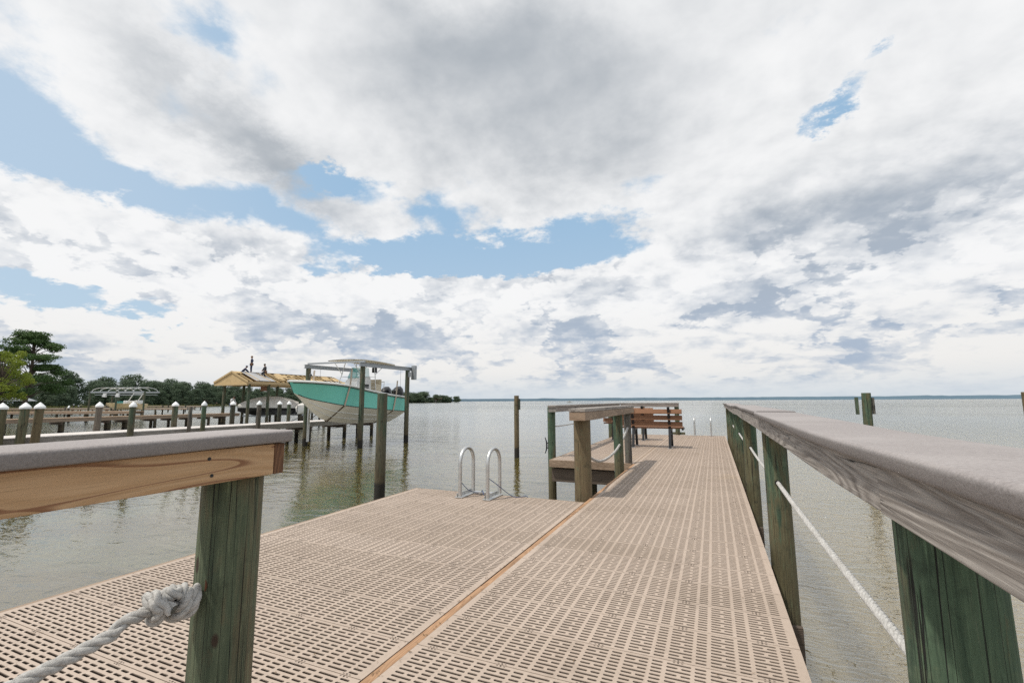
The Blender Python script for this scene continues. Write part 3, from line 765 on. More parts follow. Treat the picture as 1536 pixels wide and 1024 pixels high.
for k in range(2, 6):
    a, b = POSTY[k], POSTY[k+1]
    lb = ['', '', 'white rope between the second and third posts of the right railing', 'white rope between the third and fourth posts of the right railing',
          'white rope between the fourth and fifth posts of the right railing', 'white rope between the fifth and last posts of the right railing'][k]
    tag(rope_mb(hang((xr, a+.03, RZ), (xr, b-.03, RZ), .02), .0135, .075, seg=6, step=.02).build('rail_rope', M['rope'], smooth=True), lb, 'rope', 'ropes strung through the right railing posts')
M['hole'] = simple('hole_dark', (.006, .006, .006), .9)
for y in POSTY[1:5]: MB().tube([(xr-.002, y-PR-.004, RZ), (xr-.002, y-PR+.006, RZ)], .019, 16).build('rope_hole', M['hole'], rail_r)
# knotted rope on the near left post
kc = Vector((-1.372, .806, EYE-.535))
t_ = thing('knotted_rope', 'thick white twisted rope ending in a fat knot on the near left post', 'rope', tuple(kc))
path = [Vector((0, -.80, -.090)), Vector((0, -.55, -.074)), Vector((0, -.30, -.050)), Vector((0, -.15, -.026)), Vector((0, -.07, -.006)), Vector((0, .0, 0)), Vector((.004, .060, .004)), Vector((.010, .082, .022))]
for i in range(15):
    a_ = radians(60-i*52); path.append(Vector((.036*cos(a_)*1.0, .072-.0045*i, .038*sin(a_))))
path += [Vector((.020, -.010, .034))]
for i in range(9):
    a_ = radians(95+i*50); path.append(Vector((.031*cos(a_), -.022-.0048*i, .034*sin(a_))))
path += [Vector((.034, -.058, .012)), Vector((.040, -.038, .006)), Vector((.052, -.020, -.004))]
kn = catmull(path, 6)
Mk = Matrix.Rotation(radians(-8), 3, 'X')
kn = [Vector((q_.x*.88, .068+(q_.y-.068)*.74, q_.z*.86)) if q_.y > -.1 else q_+Vector((0, .03, 0)) for q_ in kn]
kn = [Mk @ q_ if q_.y > -.1 else q_ for q_ in kn]
rope_mb(kn, .0155, .100, 10, step=.005).build('rope', M['rope'], t_, smooth=True)
ce = kn[-1]; cd_ = (kn[-1]-kn[-4]).normalized()
MB().tube([ce-cd_*.002, ce+cd_*.006], [.0145, .0150], 12).build('cut_end', M['rope_dark'], t_, smooth=True)
kn = kn[-150:]
mb = MB(); rf = random.Random(5)
for i in range(600):
    p = kn[rf.randrange(len(kn))]; d = Vector((rf.gauss(0, 1), rf.gauss(0, 1), rf.gauss(0, 1))).normalized()
    a = p+d*.0135; b = a+(d+Vector((rf.gauss(0, .5), rf.gauss(0, .5), rf.gauss(0, .5))))*.005
    mb.tube([a, b], .0004, 3, False)
mb.build('frayed_fibres', M['rope'], t_)
# ropes on the middle and terrace railings
tag(rope_mb(catmull([(-1.37, 8.10, EYE-.47), (-1.372, 7.6, EYE-.62), (-1.375, 6.9, EYE-.76), (-1.38, 6.0, EYE-.78), (-1.385, 5.26, EYE-.62)], 12), .017, .09, 6, step=.012).build('slack_rope', M['rope'], smooth=True),
    'slack white rope hanging in a curve between the posts of the middle railing', 'rope')
tag(rope_mb(hang((-2.88, 8.64, EYE-.50), (-2.88, 11.1, EYE-.48), .02)+hang((-2.88, 11.1, EYE-.48), (-2.88, 14.1, EYE-.45), .02), .013, .09, 6, step=.02).build('terrace_rope', M['rope'], smooth=True),
    'thin pale rope strung between the posts of the terrace railing', 'rope')
# cleat on the front terrace post
mb = MB()
cx, cy, cz = -2.995, 8.545, EYE-.86
mb.tube([(cx-.045, cy, cz-.15), (cx-.02, cy, cz-.08), (cx-.012, cy, cz), (cx-.02, cy, cz+.08), (cx-.045, cy, cz+.15)], [.008, .013, .016, .013, .008], 8)
mb.cyl((cx-.012, cy, cz-.045), (cx+.03, cy, cz-.045), .012, seg=8); mb.cyl((cx-.012, cy, cz+.045), (cx+.03, cy, cz+.045), .012, seg=8)
tag(mb.build('dock_cleat', M['iron'], smooth=True), 'dark metal cleat bolted to the outer side of the front terrace post', 'cleat')

# ------------------------------------------------------------------ ladders
def hoop(x, y0, y1, top, base_z):
    pts = [(x, y0, base_z)]; r = (y1-y0)/2; zc = top-r
    for i in range(5): pts.append((x, y0, base_z+(zc-base_z)*(i+1)/6))
    for k in range(0, 17):
        a = pi-pi*k/16; pts.append((x, (y0+y1)/2+r*cos(a), zc+r*sin(a)))
    for i in range(5): pts.append((x, y1, zc-(zc-base_z)*(i+1)/6))
    pts.append((x, y1, base_z-(.9 if False else 0)))
    return pts
lad = thing('dock_ladder', 'aluminium ladder with two tall hand hoops at the end of the swim platform', 'ladder', (-2.47, 4.75, DECK))
for x in (-.185, .16):
    MB().tube(hoop(x, -.15, .16, .535, .012), .0205, 14).build('hoop', M['alu'], lad, smooth=True)
    mb = MB(); mb.b2(x-.045, x+.045, -.19, .165, .004, .014); mb.b2(x-.034, x-.026, -.17, .16, .014, .045)
    mb.build('foot_plate', M['alu'], lad, bevel=.002)
    for yy_ in (-.12, -.06, .05, .11): MB().cyl((x-.004, yy_, .014), (x-.004, yy_, .022), .008, seg=6).build('bolt', M['galv'], lad)
mb = MB(); mb.b2(-.14, .115, .085, .14, .0045, .03); mb.build('cross_bar', M['alu'], lad, bevel=.002)
mb = MB(); 
for x in (-.185, .16): mb.cyl((x, .20, -1.6), (x, .20, .0), .018, seg=10)
for i in range(5): mb.b2(-.17, .145, .18, .225, -1.5+i*.3, -1.475+i*.3)
mb.build('lower_ladder', M['alu'], lad)
cp = catmull([(-2.655, 4.62, DECK+.17), (-2.60, 4.70, DECK+.07), (-2.54, 4.86, DECK+.01), (-2.50, 4.84, DECK+.05), (-2.46, 4.80, DECK+.012)], 8)
tag(MB().tube(cp, .004, 6).build('ladder_cord', M['bluecord'], smooth=True), 'thin dark cord curling from the left ladder hoop', 'cord')
cp = catmull([(-2.31, 4.62, DECK+.23), (-2.24, 4.72, DECK+.14), (-2.16, 4.80, DECK+.05), (-2.10, 4.84, DECK+.008), (-2.02, 4.87, DECK+.008), (-1.99, 4.93, DECK+.006), (-1.96, 4.90, DECK+.006)], 8)
tag(MB().tube(cp, .004, 6).build('ladder_cord', M['bluecord'], smooth=True), 'thin blue cord trailing from the right ladder hoop onto the platform', 'cord')
lad2 = thing('far_ladder', 'distant aluminium ladder with two hand hoops at the far end of the walkway', 'ladder', (-.33, 15.2, DECK))
for x in (-.23, .23):
    MB().tube(hoop(x, -.17, .18, .56, .01), .022, 10).build('hoop', M['alu'], lad2, smooth=True)
    MB().b2(x-.045, x+.045, -.2, .06, .004, .014).build('foot_plate', M['alu'], lad2)

# ------------------------------------------------------------------ benches
def bench(x, y, label, rz=0):
    b = thing('park_bench', label, 'bench', (x, y, DECK), rz, 'wood and black steel benches on the terrace')
    W_ = .60
    for i, (z, yy_) in enumerate(((.815, -.150), (.675, -.100), (.535, -.050))):
        mb = MB(); mb.box((0, yy_, z), (1.36, .032, .105), M=Matrix.Rotation(radians(-20), 3, 'X')); mb.build('back_slat', M['bench'], b, bevel=.006)
    for k in range(4):
        mb = MB(); mb.box((0, .02+k*.105, .445-.0*k), (1.36, .092, .034)); mb.build('seat_slat', M['bench'], b, bevel=.006)
    for s_ in (-1, 1):
        xx = s_*.40
        mb = MB()
        mb.beam((xx, -.205, .915), (xx, .045, .30), .055, .05); mb.beam((xx, -.03, .42), (xx, -.16, .012), .055, .055); mb.beam((xx, .36, .41), (xx, .42, .012), .055, .055)
        mb.beam((xx, -.05, .400), (xx, .42, .400), .055, .045)
        mb.build('side_frame', M['black'], b, bevel=.004)
        MB().b2(xx-.05, xx+.05, -.20, -.09, .001, .012).build('foot_plate', M['plate'], b); MB().b2(xx-.05, xx+.05, .37, .47, .001, .012).build('foot_plate', M['plate'], b)
    mb = MB(); mb.b2(.655, .69, -.06, .46, .40, .44); mb.build('end_trim', M['black'], b)
    return b
bench(-1.33, 11.02, 'brown slatted bench with black frames seen from behind, nearest the walkway')
bench(-2.16, 12.90, 'second brown slatted bench set further out on the terrace, behind the brown corner post')

# ------------------------------------------------------------------ loose piles around our dock
piling('mooring_pile', -7.74, 9.42, .135, 2.62, 'thick mossy pile standing alone in front of the teal boat', 'pile', seed=5, seg=28)
t = piling('mooring_pile', -7.84, 18.4, .112, 2.64, 'slim brown pile with a small side board, alone beyond the platform ladder', 'pile_brown', seed=2, seg=24)
mb = MB(); mb.box((.145, -.02, 2.28), (.055, .10, .47), rz=.1); mb.build('side_board', M['pile_dark'], t, bevel=.004)
for z in (2.25, 1.85): MB().cyl((.02, -.118, z), (.02, -.10, z), .02, seg=10).build('bolt', M['iron'], t)
t = piling('mooring_pile', 3.72, 15.2, .115, 2.58, 'green pile with a board on each side beyond the right railing', 'pile_green', lean=(.02, 0), seed=8, seg=24)
mb = MB(); mb.box((-.15, -.02, 2.24), (.065, .11, .46)); mb.build('side_board', M['pile'], t, bevel=.004)
mb = MB(); mb.box((.225, .03, 2.24), (.045, .11, .44)); mb.build('side_board', M['pile_grey'], t, bevel=.004)
piling('mooring_pile', 5.41, 11.65, .135, 2.53, 'reddish brown pile with mossy side, cut by the right picture edge', 'pile_brown', lean=(.0, 0), seed=12, seg=24)
# bits of leaf and pine needle caught on the deck
mb = MB(); rg_ = random.Random(31)
for i in range(420):
    y = .8+6*rg_.random()**1.5
    x = rg_.uniform(-3.3, .25) if i % 3 else (-1.31 if rg_.random() < .5 else -1.265)+rg_.gauss(0, .015)
    a = rg_.random()*6.28; L = rg_.uniform(.004, .016); w = rg_.uniform(.0008, .003)
    u = Vector((cos(a)*L, sin(a)*L, 0)); n_ = Vector((-sin(a)*w, cos(a)*w, 0)); c_ = Vector((x, y, DECK+.003+rg_.random()*.003))
    k = mb.addv([c_-u, c_+n_, c_+u+Vector((0, 0, .002)), c_-n_]); mb.face((k, k+1, k+2, k+3))
o = mb.build('leaf_litter', simple('dead_leaf_bits', (.12, .075, .035), .9, 0, 30, .8, (.30, .20, .10))); tag(o, 'scattered brown leaf and needle bits on the deck panels', kind='stuff')

# ------------------------------------------------------------------ neighbour dock (parallel, X -22.9)
nd = thing('neighbour_dock', 'grey neighbour dock with sunlit pale boards running behind the capped piles', 'dock')
Z1 = 1.20
mb = MB(); y = -6.0; r1 = random.Random(2)
while y < 27.5:
    w = .14; mb.b2(-24.75+r1.uniform(-.01, .01), -22.88+r1.uniform(-.012, .012), y, y+w-.006, Z1-.035, Z1+r1.uniform(-.002, .002)); y += w
mb.build('deck_boards', simple('pale_sunlit_boards', (.60, .56, .53), .8, 0, 6, .45, (.36, .33, .31)), nd)
mb = MB(); mb.b2(-22.93, -22.89, -6, 27.5, Z1-.30, Z1-.037); mb.b2(-24.73, -24.69, -6, 27.5, Z1-.30, Z1-.037); mb.b2(-23.8, -23.76, -6, 27.5, Z1-.30, Z1-.04)
mb.build('side_beam', M['greywood'], nd)
for (x, y) in [(-23.05, 18.3), (-24.6, 18.6), (-23.1, 21.3), (-24.5, 21.6), (-23.0, 24.2), (-24.6, 24.4), (-23.0, 26.9), (-24.5, 27.1), (-23.2, 14.6), (-24.6, 10), (-23.1, 6)]:
    pile_mb(.12, -1.5, Z1-.05, 14, .97, .03, x*y, (0, 0), .4).build('post', M['pile_dark'], nd, loc=(x, y, 0), smooth=True)
for y in (18.3, 21.3, 24.2, 26.9):
    mb = MB(); mb.b2(-24.9, -22.75, y-.17, y-.13, Z1-.50, Z1-.305); mb.build('cross_beam', M['joist'], nd)
caps = [(-22.70, 7.57, .135, 2.27, 'pile_green', 1, 'stout green pile with white cone cap at the left edge of the picture', (0, 0)),
        (-22.60, 8.02, .135, 2.28, 'pile_mix', 1, 'left pile of the leaning pair with white cone caps', (.045, .01)),
        (-22.60, 8.42, .135, 2.28, 'pile_brown', 1, 'right, browner pile of the leaning pair with white cone caps', (.035, .01)),
        (-25.0, 11.33, .125, 2.30, 'pile_grey', 1, 'greyish pile with white cone cap, right of the leaning pair', (.03, 0)),
        (-22.6, 11.42, .120, 2.30, 'pile', 1, 'green pile with white cone cap in front of the tan ski boat stern', (.02, 0)),
        (-25.0, 14.53, .135, 2.30, 'pile', 1, 'capped green pile standing left of the uncapped grey pile', (0, 0)),
        (-22.6, 13.79, .085, 2.22, 'pile_grey', 0, 'thin weathered grey pile with no cap, among the capped piles', (.01, 0)),
        (-22.6, 14.44, .105, 2.32, 'pile_green', 1, 'capped green pile just right of the uncapped grey pile', (0, 0)),
        (-25.0, 17.58, .130, 2.33, 'pile_dark', 1, 'very dark pile with white cap just right of the first boathouse post', (0, 0)),
        (-22.6, 17.39, .120, 2.33, 'pile_grey', 1, 'brownish grey capped pile in front of the covered boat bow', (0, 0)),
        (-25.0, 20.65, .130, 2.32, 'pile_dark', 1, 'dark capped pile in front of the covered boat, left one of a close pair', (0, 0)),
        (-25.0, 21.35, .115, 2.32, 'pile', 1, 'greener capped pile, right one of a close pair before the covered boat', (0, 0))]
for (x, y, r, top, m_, cp_, lb, ln) in caps:
    piling('dock_pile', x, y, r, top, lb, m_, 'pile', bool(cp_), ln, 'piles standing along the neighbour dock', seed=x+y*2.1, seg=18)
tag(MB().tube(catmull([(-22.3, 17.6, .86), (-21.9, 19.3, .75), (-21.5, 21, .80), (-21.4, 23.0, .88)], 8), .012, 5).build('mooring_line', M['iron'], smooth=True), 'dark line slung low beneath the neighbour dock', 'rope')

# ------------------------------------------------------------------ teal boat on its lift
lift = thing('boat_lift', 'steel boat lift frame on four tall green piles around the teal boat', 'boat lift')
PL = [(-20.9, 19.02, .14), (-17.2, 19.26, .14), (-17.1, 23.08, .14), (-20.9, 23.3, .13)]
for (x, y, r) in PL:
    pile_mb(r, -1.5, 4.30, 20, .94, .03, x+y, (0, 0), .5).build('post', M['pile'], lift, loc=(x, y, 0), smooth=True)
for (p, q) in (((-20.9, 18.75, 4.40), (-20.9, 23.6, 4.40)), ((-17.15, 18.95, 4.40), (-17.1, 23.5, 4.40))):
    mb = MB(); p = Vector(p); q = Vector(q)
    mb.beam(p, q, .06, .19); mb.beam(p+Vector((0, 0, .098)), q+Vector((0, 0, .098)), .17, .014); mb.beam(p-Vector((0, 0, .098)), q-Vector((0, 0, .098)), .17, .014)
    mb.build('top_beam', M['galv'], lift)
mb = MB(); mb.beam((-20.95, 19.0, 4.56), (-17.0, 19.2, 4.56), .07, .09); mb.build('drive_shaft', M['galv'], lift)
mb = MB(); mb.b2(-17.05, -16.80, 23.38, 23.62, 3.75, 4.62); mb.build('motor_cover', M['galv'], lift, bevel=.01)
mb = MB(); mb.b2(-16.99, -16.93, 23.0, 23.2, 3.9, 4.2); mb.build('bracket', M['galv'], lift)
mb = MB(); mb.b2(-20.62, -20.55, 18.85, 18.97, .25, 2.6); mb.build('guide_beam', M['alu'], lift)
for (x, y, zb) in ((-20.6, 19.6, 3.3), (-17.45, 19.7, 3.3), (-17.4, 22.8, 2.7), (-20.6, 22.9, 2.7)):
    mb = MB(); mb.cyl((x, y, 4.3), (x, y, zb), .007, seg=5); mb.build('hoist_cable', M['iron'], lift)

STN = [  # world y, half beam, sheer z, chine half beam, chine z, keel z
    (16.12, .03, 3.43, .012, 2.86, 2.84), (16.45, .42, 3.42, .14, 2.68, 2.60), (16.85, .76, 3.40, .36, 2.54, 2.22), (17.35, 1.00, 3.37, .64, 2.43, 1.86),
    (18.0, 1.20, 3.33, .90, 2.32, 1.58), (18.8, 1.33, 3.26, 1.10, 2.20, 1.38), (19.7, 1.38, 3.13, 1.20, 2.10, 1.26), (20.65, 1.40, 2.99, 1.25, 2.02, 1.19),
    (22.2, 1.40, 2.80, 1.28, 1.90, 1.16), (23.8, 1.37, 2.67, 1.27, 1.80, 1.15)]
BX = -19.0
def st(y):
    for a, b in zip(STN, STN[1:]):
        if a[0] <= y <= b[0]: t = (y-a[0])/(b[0]-a[0]); return [p+(q-p)*t for p, q in zip(a, b)]
    return list(STN[-1] if y > STN[-1][0] else STN[0])
boat = thing('motor_boat', 'seafoam green centre console motor boat hanging high on a steel boat lift', 'motor boat', (BX, 20, 1.2))
def B(x, y, z): return (x, y-20, z-1.2)
def Bs(x, y, z):
    w_ = max(0.0, 1-(y-16.12)/2.2)
    return B(x, y+.58*max(0, st(y)[2]-z)*w_, z)
ys = [16.12+ (23.8-16.12)*(i/26)**1.0 for i in range(27)]
mt = MB(); mw = MB(); ms = MB(); mg = MB(); md = MB(); rt_, rw, rg, rd = [], [], [], []
for y in ys:
    _, hb, zs, cb, zc, zk = st(y); L = []; 
    # topsides with flare
    right = []
    for k in range(9):
        t = k/8; zz = zc+(zs-zc)*t; xx = cb+(hb-cb)*(t**1.5*.65+t*.35); right.append((xx, zz))
    rt_.append([Bs(-x, y, z) for x, z in reversed(right)] )
    rg.append([Bs(x, y, z) for x, z in right])
    bot = []
    for k in range(9):
        t = k/8; xx = cb*t; zz = zk+(zc-zk)*(t*.80+t*t*.20); 
        if k in (3, 6): zz += .0
        bot.append((xx, zz))
    rw.append([Bs(-x, y, z) for x, z in reversed(bot)]+[Bs(x, y, z) for x, z in bot[1:]])
mt.loft(rt_); mt.loft(rg)
_, hb, zs, cb, zc, zk = STN[-1]
n0 = mt.addv([B(-cb, 23.8, zc), B(cb, 23.8, zc), B(hb, 23.8, zs-.05), B(-hb, 23.8, zs-.05)]); mt.face((n0, n0+1, n0+2, n0+3))
mt.build('hull', M['gel'], boat, smooth=True)
mw.loft(rw, cap1=True); mw.build('hull_bottom', M['hullwhite'], boat, smooth=True)
def side_strip(fn, r, name, m_, both=True, y0=16.3, y1=23.8, parent=boat):
    for s_ in ((1, -1) if both else (1,)):
        pts = []
        for i in range(31):
            y = y0+(y1-y0)*i/30; x, z = fn(y); pts.append(Bs(s_*x, y, z))
        MB().tube(pts, r, 8).build(name, m_, parent, smooth=True)
side_strip(lambda y: (st(y)[1]+.0, st(y)[2]+.01), .055, 'gunwale', M['white'], y0=16.12)
side_strip(lambda y: (st(y)[1]+.012, st(y)[2]-.075), .017, 'rub_rail', M['stripe'], y0=16.2)
side_strip(lambda y: (st(y)[3]+.012, st(y)[4]+.02), .020, 'waterline_stripe', M['stripe'])
side_strip(lambda y: (st(y)[3]*.66+.004, st(y)[5]+(st(y)[4]-st(y)[5])*.60), .024, 'strake', M['white'], y0=16.8)
side_strip(lambda y: (st(y)[3]*.34+.004, st(y)[5]+(st(y)[4]-st(y)[5])*.285), .022, 'strake', M['white'], y0=17.1)
mb = MB(); rd = []
for y in ys:
    _, hb, zs, *_r = st(y); dd = .02+.28*max(0, min(1, (y-17.6)/1.2)); rd.append([B(-hb*.97, y, zs-.02), B(-hb*.80, y, zs-.01), B(-hb*.76, y, zs-dd), B(hb*.76, y, zs-dd), B(hb*.80, y, zs-.01), B(hb*.97, y, zs-.02)])
mb.loft(rd, cap1=True); mb.build('deck', M['white'], boat)
B0 = B
def B(x, y, z): return B0(x, y+.6, z)
# console, windshield, seat, leaning post
con = MB(); con.loft([[B(-.48, 19.55, 2.8), B(.48, 19.55, 2.8), B(.48, 20.95, 2.7), B(-.48, 20.95, 2.7)], [B(-.46, 19.75, 3.55), B(.46, 19.75, 3.55), B(.46, 20.9, 3.62), B(-.46, 20.9, 3.62)], [B(-.44, 20.05, 3.86), B(.44, 20.05, 3.86), B(.44, 20.85, 3.90), B(-.44, 20.85, 3.90)]], True, True, True)
co_ = con.build('console', M['white'], boat, bevel=.03)
ws = MB(); ws.loft([[B(-.45, 19.92, 3.78), B(.45, 19.92, 3.78)], [B(-.42, 20.22, 4.42), B(.42, 20.22, 4.42)]]); ws.loft([[B(.45, 19.92, 3.78), B(.46, 20.75, 3.88)], [B(.42, 20.22, 4.42), B(.44, 20.70, 4.38)]]); ws.loft([[B(-.45, 19.92, 3.78), B(-.46, 20.75, 3.88)], [B(-.42, 20.22, 4.42), B(-.44, 20.70, 4.38)]])
ws.build('windshield', M['tint'], co_)
mb = MB()
mb.box(B(0, 19.35, 3.05), (.7, .45, .5)); mb.build('front_seat', M['white'], boat, bevel=.04)
mb = MB(); mb.box(B(0, 21.55, 3.18), (1.0, .50, .55)); mb.box(B(0, 21.78, 3.55), (.98, .10, .42)); mb.build('helm_seat', M['cream'], boat, bevel=.04)
mb = MB(); mb.tube([B(-.5, 22.0, 3.2), B(-.5, 22.05, 3.62), B(.5, 22.05, 3.62), B(.5, 22.0, 3.2)], .022, 8); mb.build('seat_rail', M['alu'], boat, smooth=True)
mb = MB(); mb.box(B0(0, 23.1, 2.66), (1.9, .35, .30)); mb.build('stern_seat', M['cream'], boat, bevel=.05)
# hard top
tp = []
for i in range(9):
    y = 18.95+3.5*i/8; z = 4.78+.07*sin(pi*(i/8)**.8)-.06*(i/8); tp.append([B(x, y, z-.035*(x/.98)**2) for x in (-.98, -.7, -.35, 0, .35, .7, .98)]+[B(x, y, z-.045-.035*(x/.98)**2) for x in (.96, .7, .35, 0, -.35, -.7, -.96)])
mb = MB().loft(tp, True, True, True); mb.build('hard_top', M['cream'], boat, smooth=True)
mb = MB(); mb.tube([B(-.98, 18.93, 4.73), B(-.6, 18.91, 4.75), B(0, 18.90, 4.76), B(.6, 18.91, 4.75), B(.98, 18.93, 4.73)], .018, 8); mb.build('top_lip', M['stripe'], boat, smooth=True)
for s_ in (-1, 1):
    mb = MB()
    mb.tube([B(s_*.72, 19.25, 2.95), B(s_*.70, 19.75, 4.0), B(s_*.66, 19.95, 4.72)], .024, 8)
    mb.tube([B(s_*.72, 21.05, 2.85), B(s_*.70, 20.95, 4.0), B(s_*.66, 20.85, 4.70)], .024, 8)
    mb.tube([B(s_*.70, 19.75, 4.0), B(s_*.66, 19.0, 4.72)], .020, 8); mb.tube([B(s_*.70, 20.95, 4.0), B(s_*.66, 21.9, 4.66)], .020, 8)
    for z in (3.25, 3.55, 3.85): mb.tube([B(s_*.715, 19.25+.5*(z-2.95)/1.05, z), B(s_*.715, 21.03-.1*(z-2.95)/1.1, z)], .012, 6)
    mb.build('top_frame', M['alu'], boat, smooth=True)
mb = MB(); mb.box(B(.52, 21.1, 4.28), (.22, .22, .30)); mb.build('electronics_box', M['black'], boat, bevel=.02)
mb = MB(); mb.box(B(.50, 20.5, 3.30), (.03, .34, .24)); mb.build('console_hatch', M['stripe'], boat, bevel=.02)
mb = MB(); mb.tube([B(.55, 21.4, 4.6), B(.58, 21.5, 5.35)], [.012, .005], 5); mb.build('antenna', M['white'], boat)
B = B0
for k, (x, y) in enumerate(((.2, 17.25), (1.36, 23.0), (-1.36, 23.0))):
    z = st(y)[2]; mb = MB(); mb.cyl(B(x, y, z), B(x, y, z+.34), .018, seg=8); mb.ball(B(x, y, z+.40), .075); mb.build('rod_light', M['stripe'], boat, smooth=True)
# registration letters near the bow
tc = bpy.data.curves.new('registration', 'FONT'); tc.body = 'FL'; tc.size = .17; tc.extrude = .002
to = bpy.data.objects.new('tmp_text', tc); C.objects.link(to); bpy.context.view_layer.update()
me = bpy.data.meshes.new_from_object(to.evaluated_get(bpy.context.evaluated_depsgraph_get())); bpy.data.objects.remove(to)
me.materials.clear(); me.materials.append(M['stripe'])
to = bpy.data.objects.new('registration_letters', me); C.objects.link(to); to.parent = boat
to.location = B(1.31, 18.75, 2.98); to.rotation_euler = (radians(80), 0, radians(97))
for s_ in (-.52, .52):
    en = MB(); R = []
    prof = [(0, .12, .10), (.06, .22, .20), (.2, .29, .27), (.42, .30, .30), (.58, .24, .24), (.66, .10, .10)]
    for (h, a, b_) in prof:
        R.append([(a*cos(2*pi*k/16)*1.05, b_*1.45*sin(2*pi*k/16), h*1.12) for k in range(16)])
    en.loft(R, True, True, True)
    e_ = en.build('engine', M['engine'], boat, loc=B(s_*.92, 24.22, 2.66), smooth=True); e_.rotation_euler = (radians(28), 0, 0)
    lg = MB(); lg.loft([[(-.09, -.14, 0), (.09, -.14, 0), (.09, .18, 0), (-.09, .18, 0)], [(-.06, -.10, -.6), (.06, -.10, -.6), (.06, .14, -.6), (-.06, .14, -.6)], [(-.03, -.06, -1.05), (.03, -.06, -1.05), (.03, .10, -1.05), (-.03, .10, -1.05)]], True, True, True)
    lg.b2(-.13, .13, -.10, .22, -.64, -.61); lg.ball((0, .02, -.88), .085, sy=2.6)
    lo_ = lg.build('lower_unit', M['engine'], e_, smooth=True)
    pr = MB()
    for k in range(3):
        a = 2*pi*k/3; pr.box((.11*cos(a), .27, -.88+.11*sin(a)), (.20, .02, .10), M=Matrix.Rotation(-a, 3, 'Y') @ Matrix.Rotation(.5, 3, 'X'))
    pr.build('propeller', M['galv'], e_)
# slings
for (y, xk) in ((18.75, 0), (22.55, 0)):
    _, hb, zs, cb, zc, zk = st(y); dz = .02
    pts = [(-hb-.03, y+.18, zs+.9), (-hb-.03, y+.10, zs), (-cb-.03, y, zc), (0, y-.1, zk-.03), (cb+.03, y, zc), (hb+.03, y+.10, zs), (hb+.03, y+.18, zs+.9)]
    for (nm, sl, m_) in (('sling', slice(4, 7), 'strap'), ('sling_under', slice(2, 5), 'strapdark'), ('sling', slice(0, 3), 'strap')):
        P_ = pts[sl]; mb = MB(); rr = []
        for p in P_: rr.append([(p[0]-BX*0+0, p[1]-.055, p[2]), (p[0], p[1]+.055, p[2])])
        mb.loft([[ (BX+a, b, c_) for (a, b, c_) in q] for q in rr]); mb.loft([[(BX+a+(.012 if sl.start != 2 else 0), b, c_-(.012 if sl.start == 2 else 0)) for (a, b, c_) in q] for q in rr])
        mb.build(nm, M[m_], lift)

# ------------------------------------------------------------------ brown dock further left (parallel, X -43)
bd = thing('brown_dock', 'long brown plank dock behind the capped piles, ending at the unfinished boathouse', 'dock')
mb = MB(); y = 6.0; Z2 = 1.36
while y < 31: mb.b2(-44.6, -43.0+r1.uniform(-.03, .03), y, y+.185, Z2-.04, Z2+r1.uniform(-.004, .004)); y += .19
mb.build('deck_boards', M['dockboard_b'], bd)
mb = MB(); mb.b2(-43.06, -43.01, 6, 31, Z2-.28, Z2-.042); mb.b2(-44.58, -44.53, 6, 31, Z2-.28, Z2-.042); mb.build('side_beam', M['tanboard_y'], bd)
for i, y in enumerate((8, 11.2, 14.6, 17.6, 20.4, 21.6, 23.6, 25.0, 26.5, 28.1, 29.6)):
    for x in (-43.2, -44.4):
        pile_mb(.115, -1.5, Z2-.06, 12, .97, .03, x*y, (0, 0), .6).build('post', M['pile_dark'], bd, loc=(x, y+(.35 if x < -44 else 0), 0), smooth=True)
    mb = MB(); mb.b2(-44.7, -42.9, y-.16, y-.12, Z2-.48, Z2-.285); mb.build('cross_beam', M['joist'], bd)

# ------------------------------------------------------------------ boathouse under construction
bh = thing('boathouse', 'open boathouse on tall piles with a half built yellow lumber gable roof', 'boathouse', (-43.6, 30.3, 0))
hx0, hx1, LY = -2.6, 2.45, 13.5
ez, rz0 = 4.42, 5.42
def H(x, y, z): return (x, y, z)
posts = [(-1.45, .35), (2.15, .35), (-1.4, 2.4), (2.15, 2.5), (-1.35, 6.4), (2.15, 6.5), (-1.35, 10), (2.15, 10)]
for (x, y) in posts: pile_mb(.15, -1.5, 4.2, 14, .92, .03, x+y, (0, 0), .6).build('post', M['pile'], bh, loc=(x, y, 0), smooth=True)
for s_, x0 in ((-1, hx0), (1, hx1)):
    mb = MB(); mb.b2(x0-.025, x0+.025, 0, LY, ez-.24, ez+.02); mb.build('eave_board', M['lumber_y'], bh)
    mb = MB(); mb.beam((x0, -.03, ez-.02), (0, -.03, rz0+.02), .05, .17); mb.build('gable_rake', M['lumber'], bh)
    mb = MB(); xx = (-1.4 if s_ < 0 else 2.15); mb.b2(xx-.09, xx+.09, .1, LY-1, 4.05, 4.28); mb.build('top_plate', M['lumber_y'], bh)
mb = MB(); n0 = mb.addv([(hx0+.15, .03, ez-.20), (hx1-.15, .03, ez-.20), (hx1-.15, .03, ez-.02), (0, .03, rz0-.06), (hx0+.15, .03, ez-.02)]); mb.face([n0+i for i in range(5)]); mb.build('gable_wall', M['plywood'], bh)
mb = MB(); mb.b2(hx0+.1, hx1-.1, -.02, .06, ez-.34, ez-.18); mb.b2(hx0+.1, hx1-.1, .1, 5, ez-.19, ez-.17); mb.build('soffit', M['lumber'], bh)
mb = MB()
y = .5
while y < LY:
    for x0 in (hx0, hx1): mb.beam((x0*.99, y, ez-.02), (0, y, rz0-.02), .045, .13)
    mb.b2(-2.2, 2.1, y-.02, y+.02, ez-.16, ez-.04); y += .61
mb.build('trusses', M['lumber'], bh)
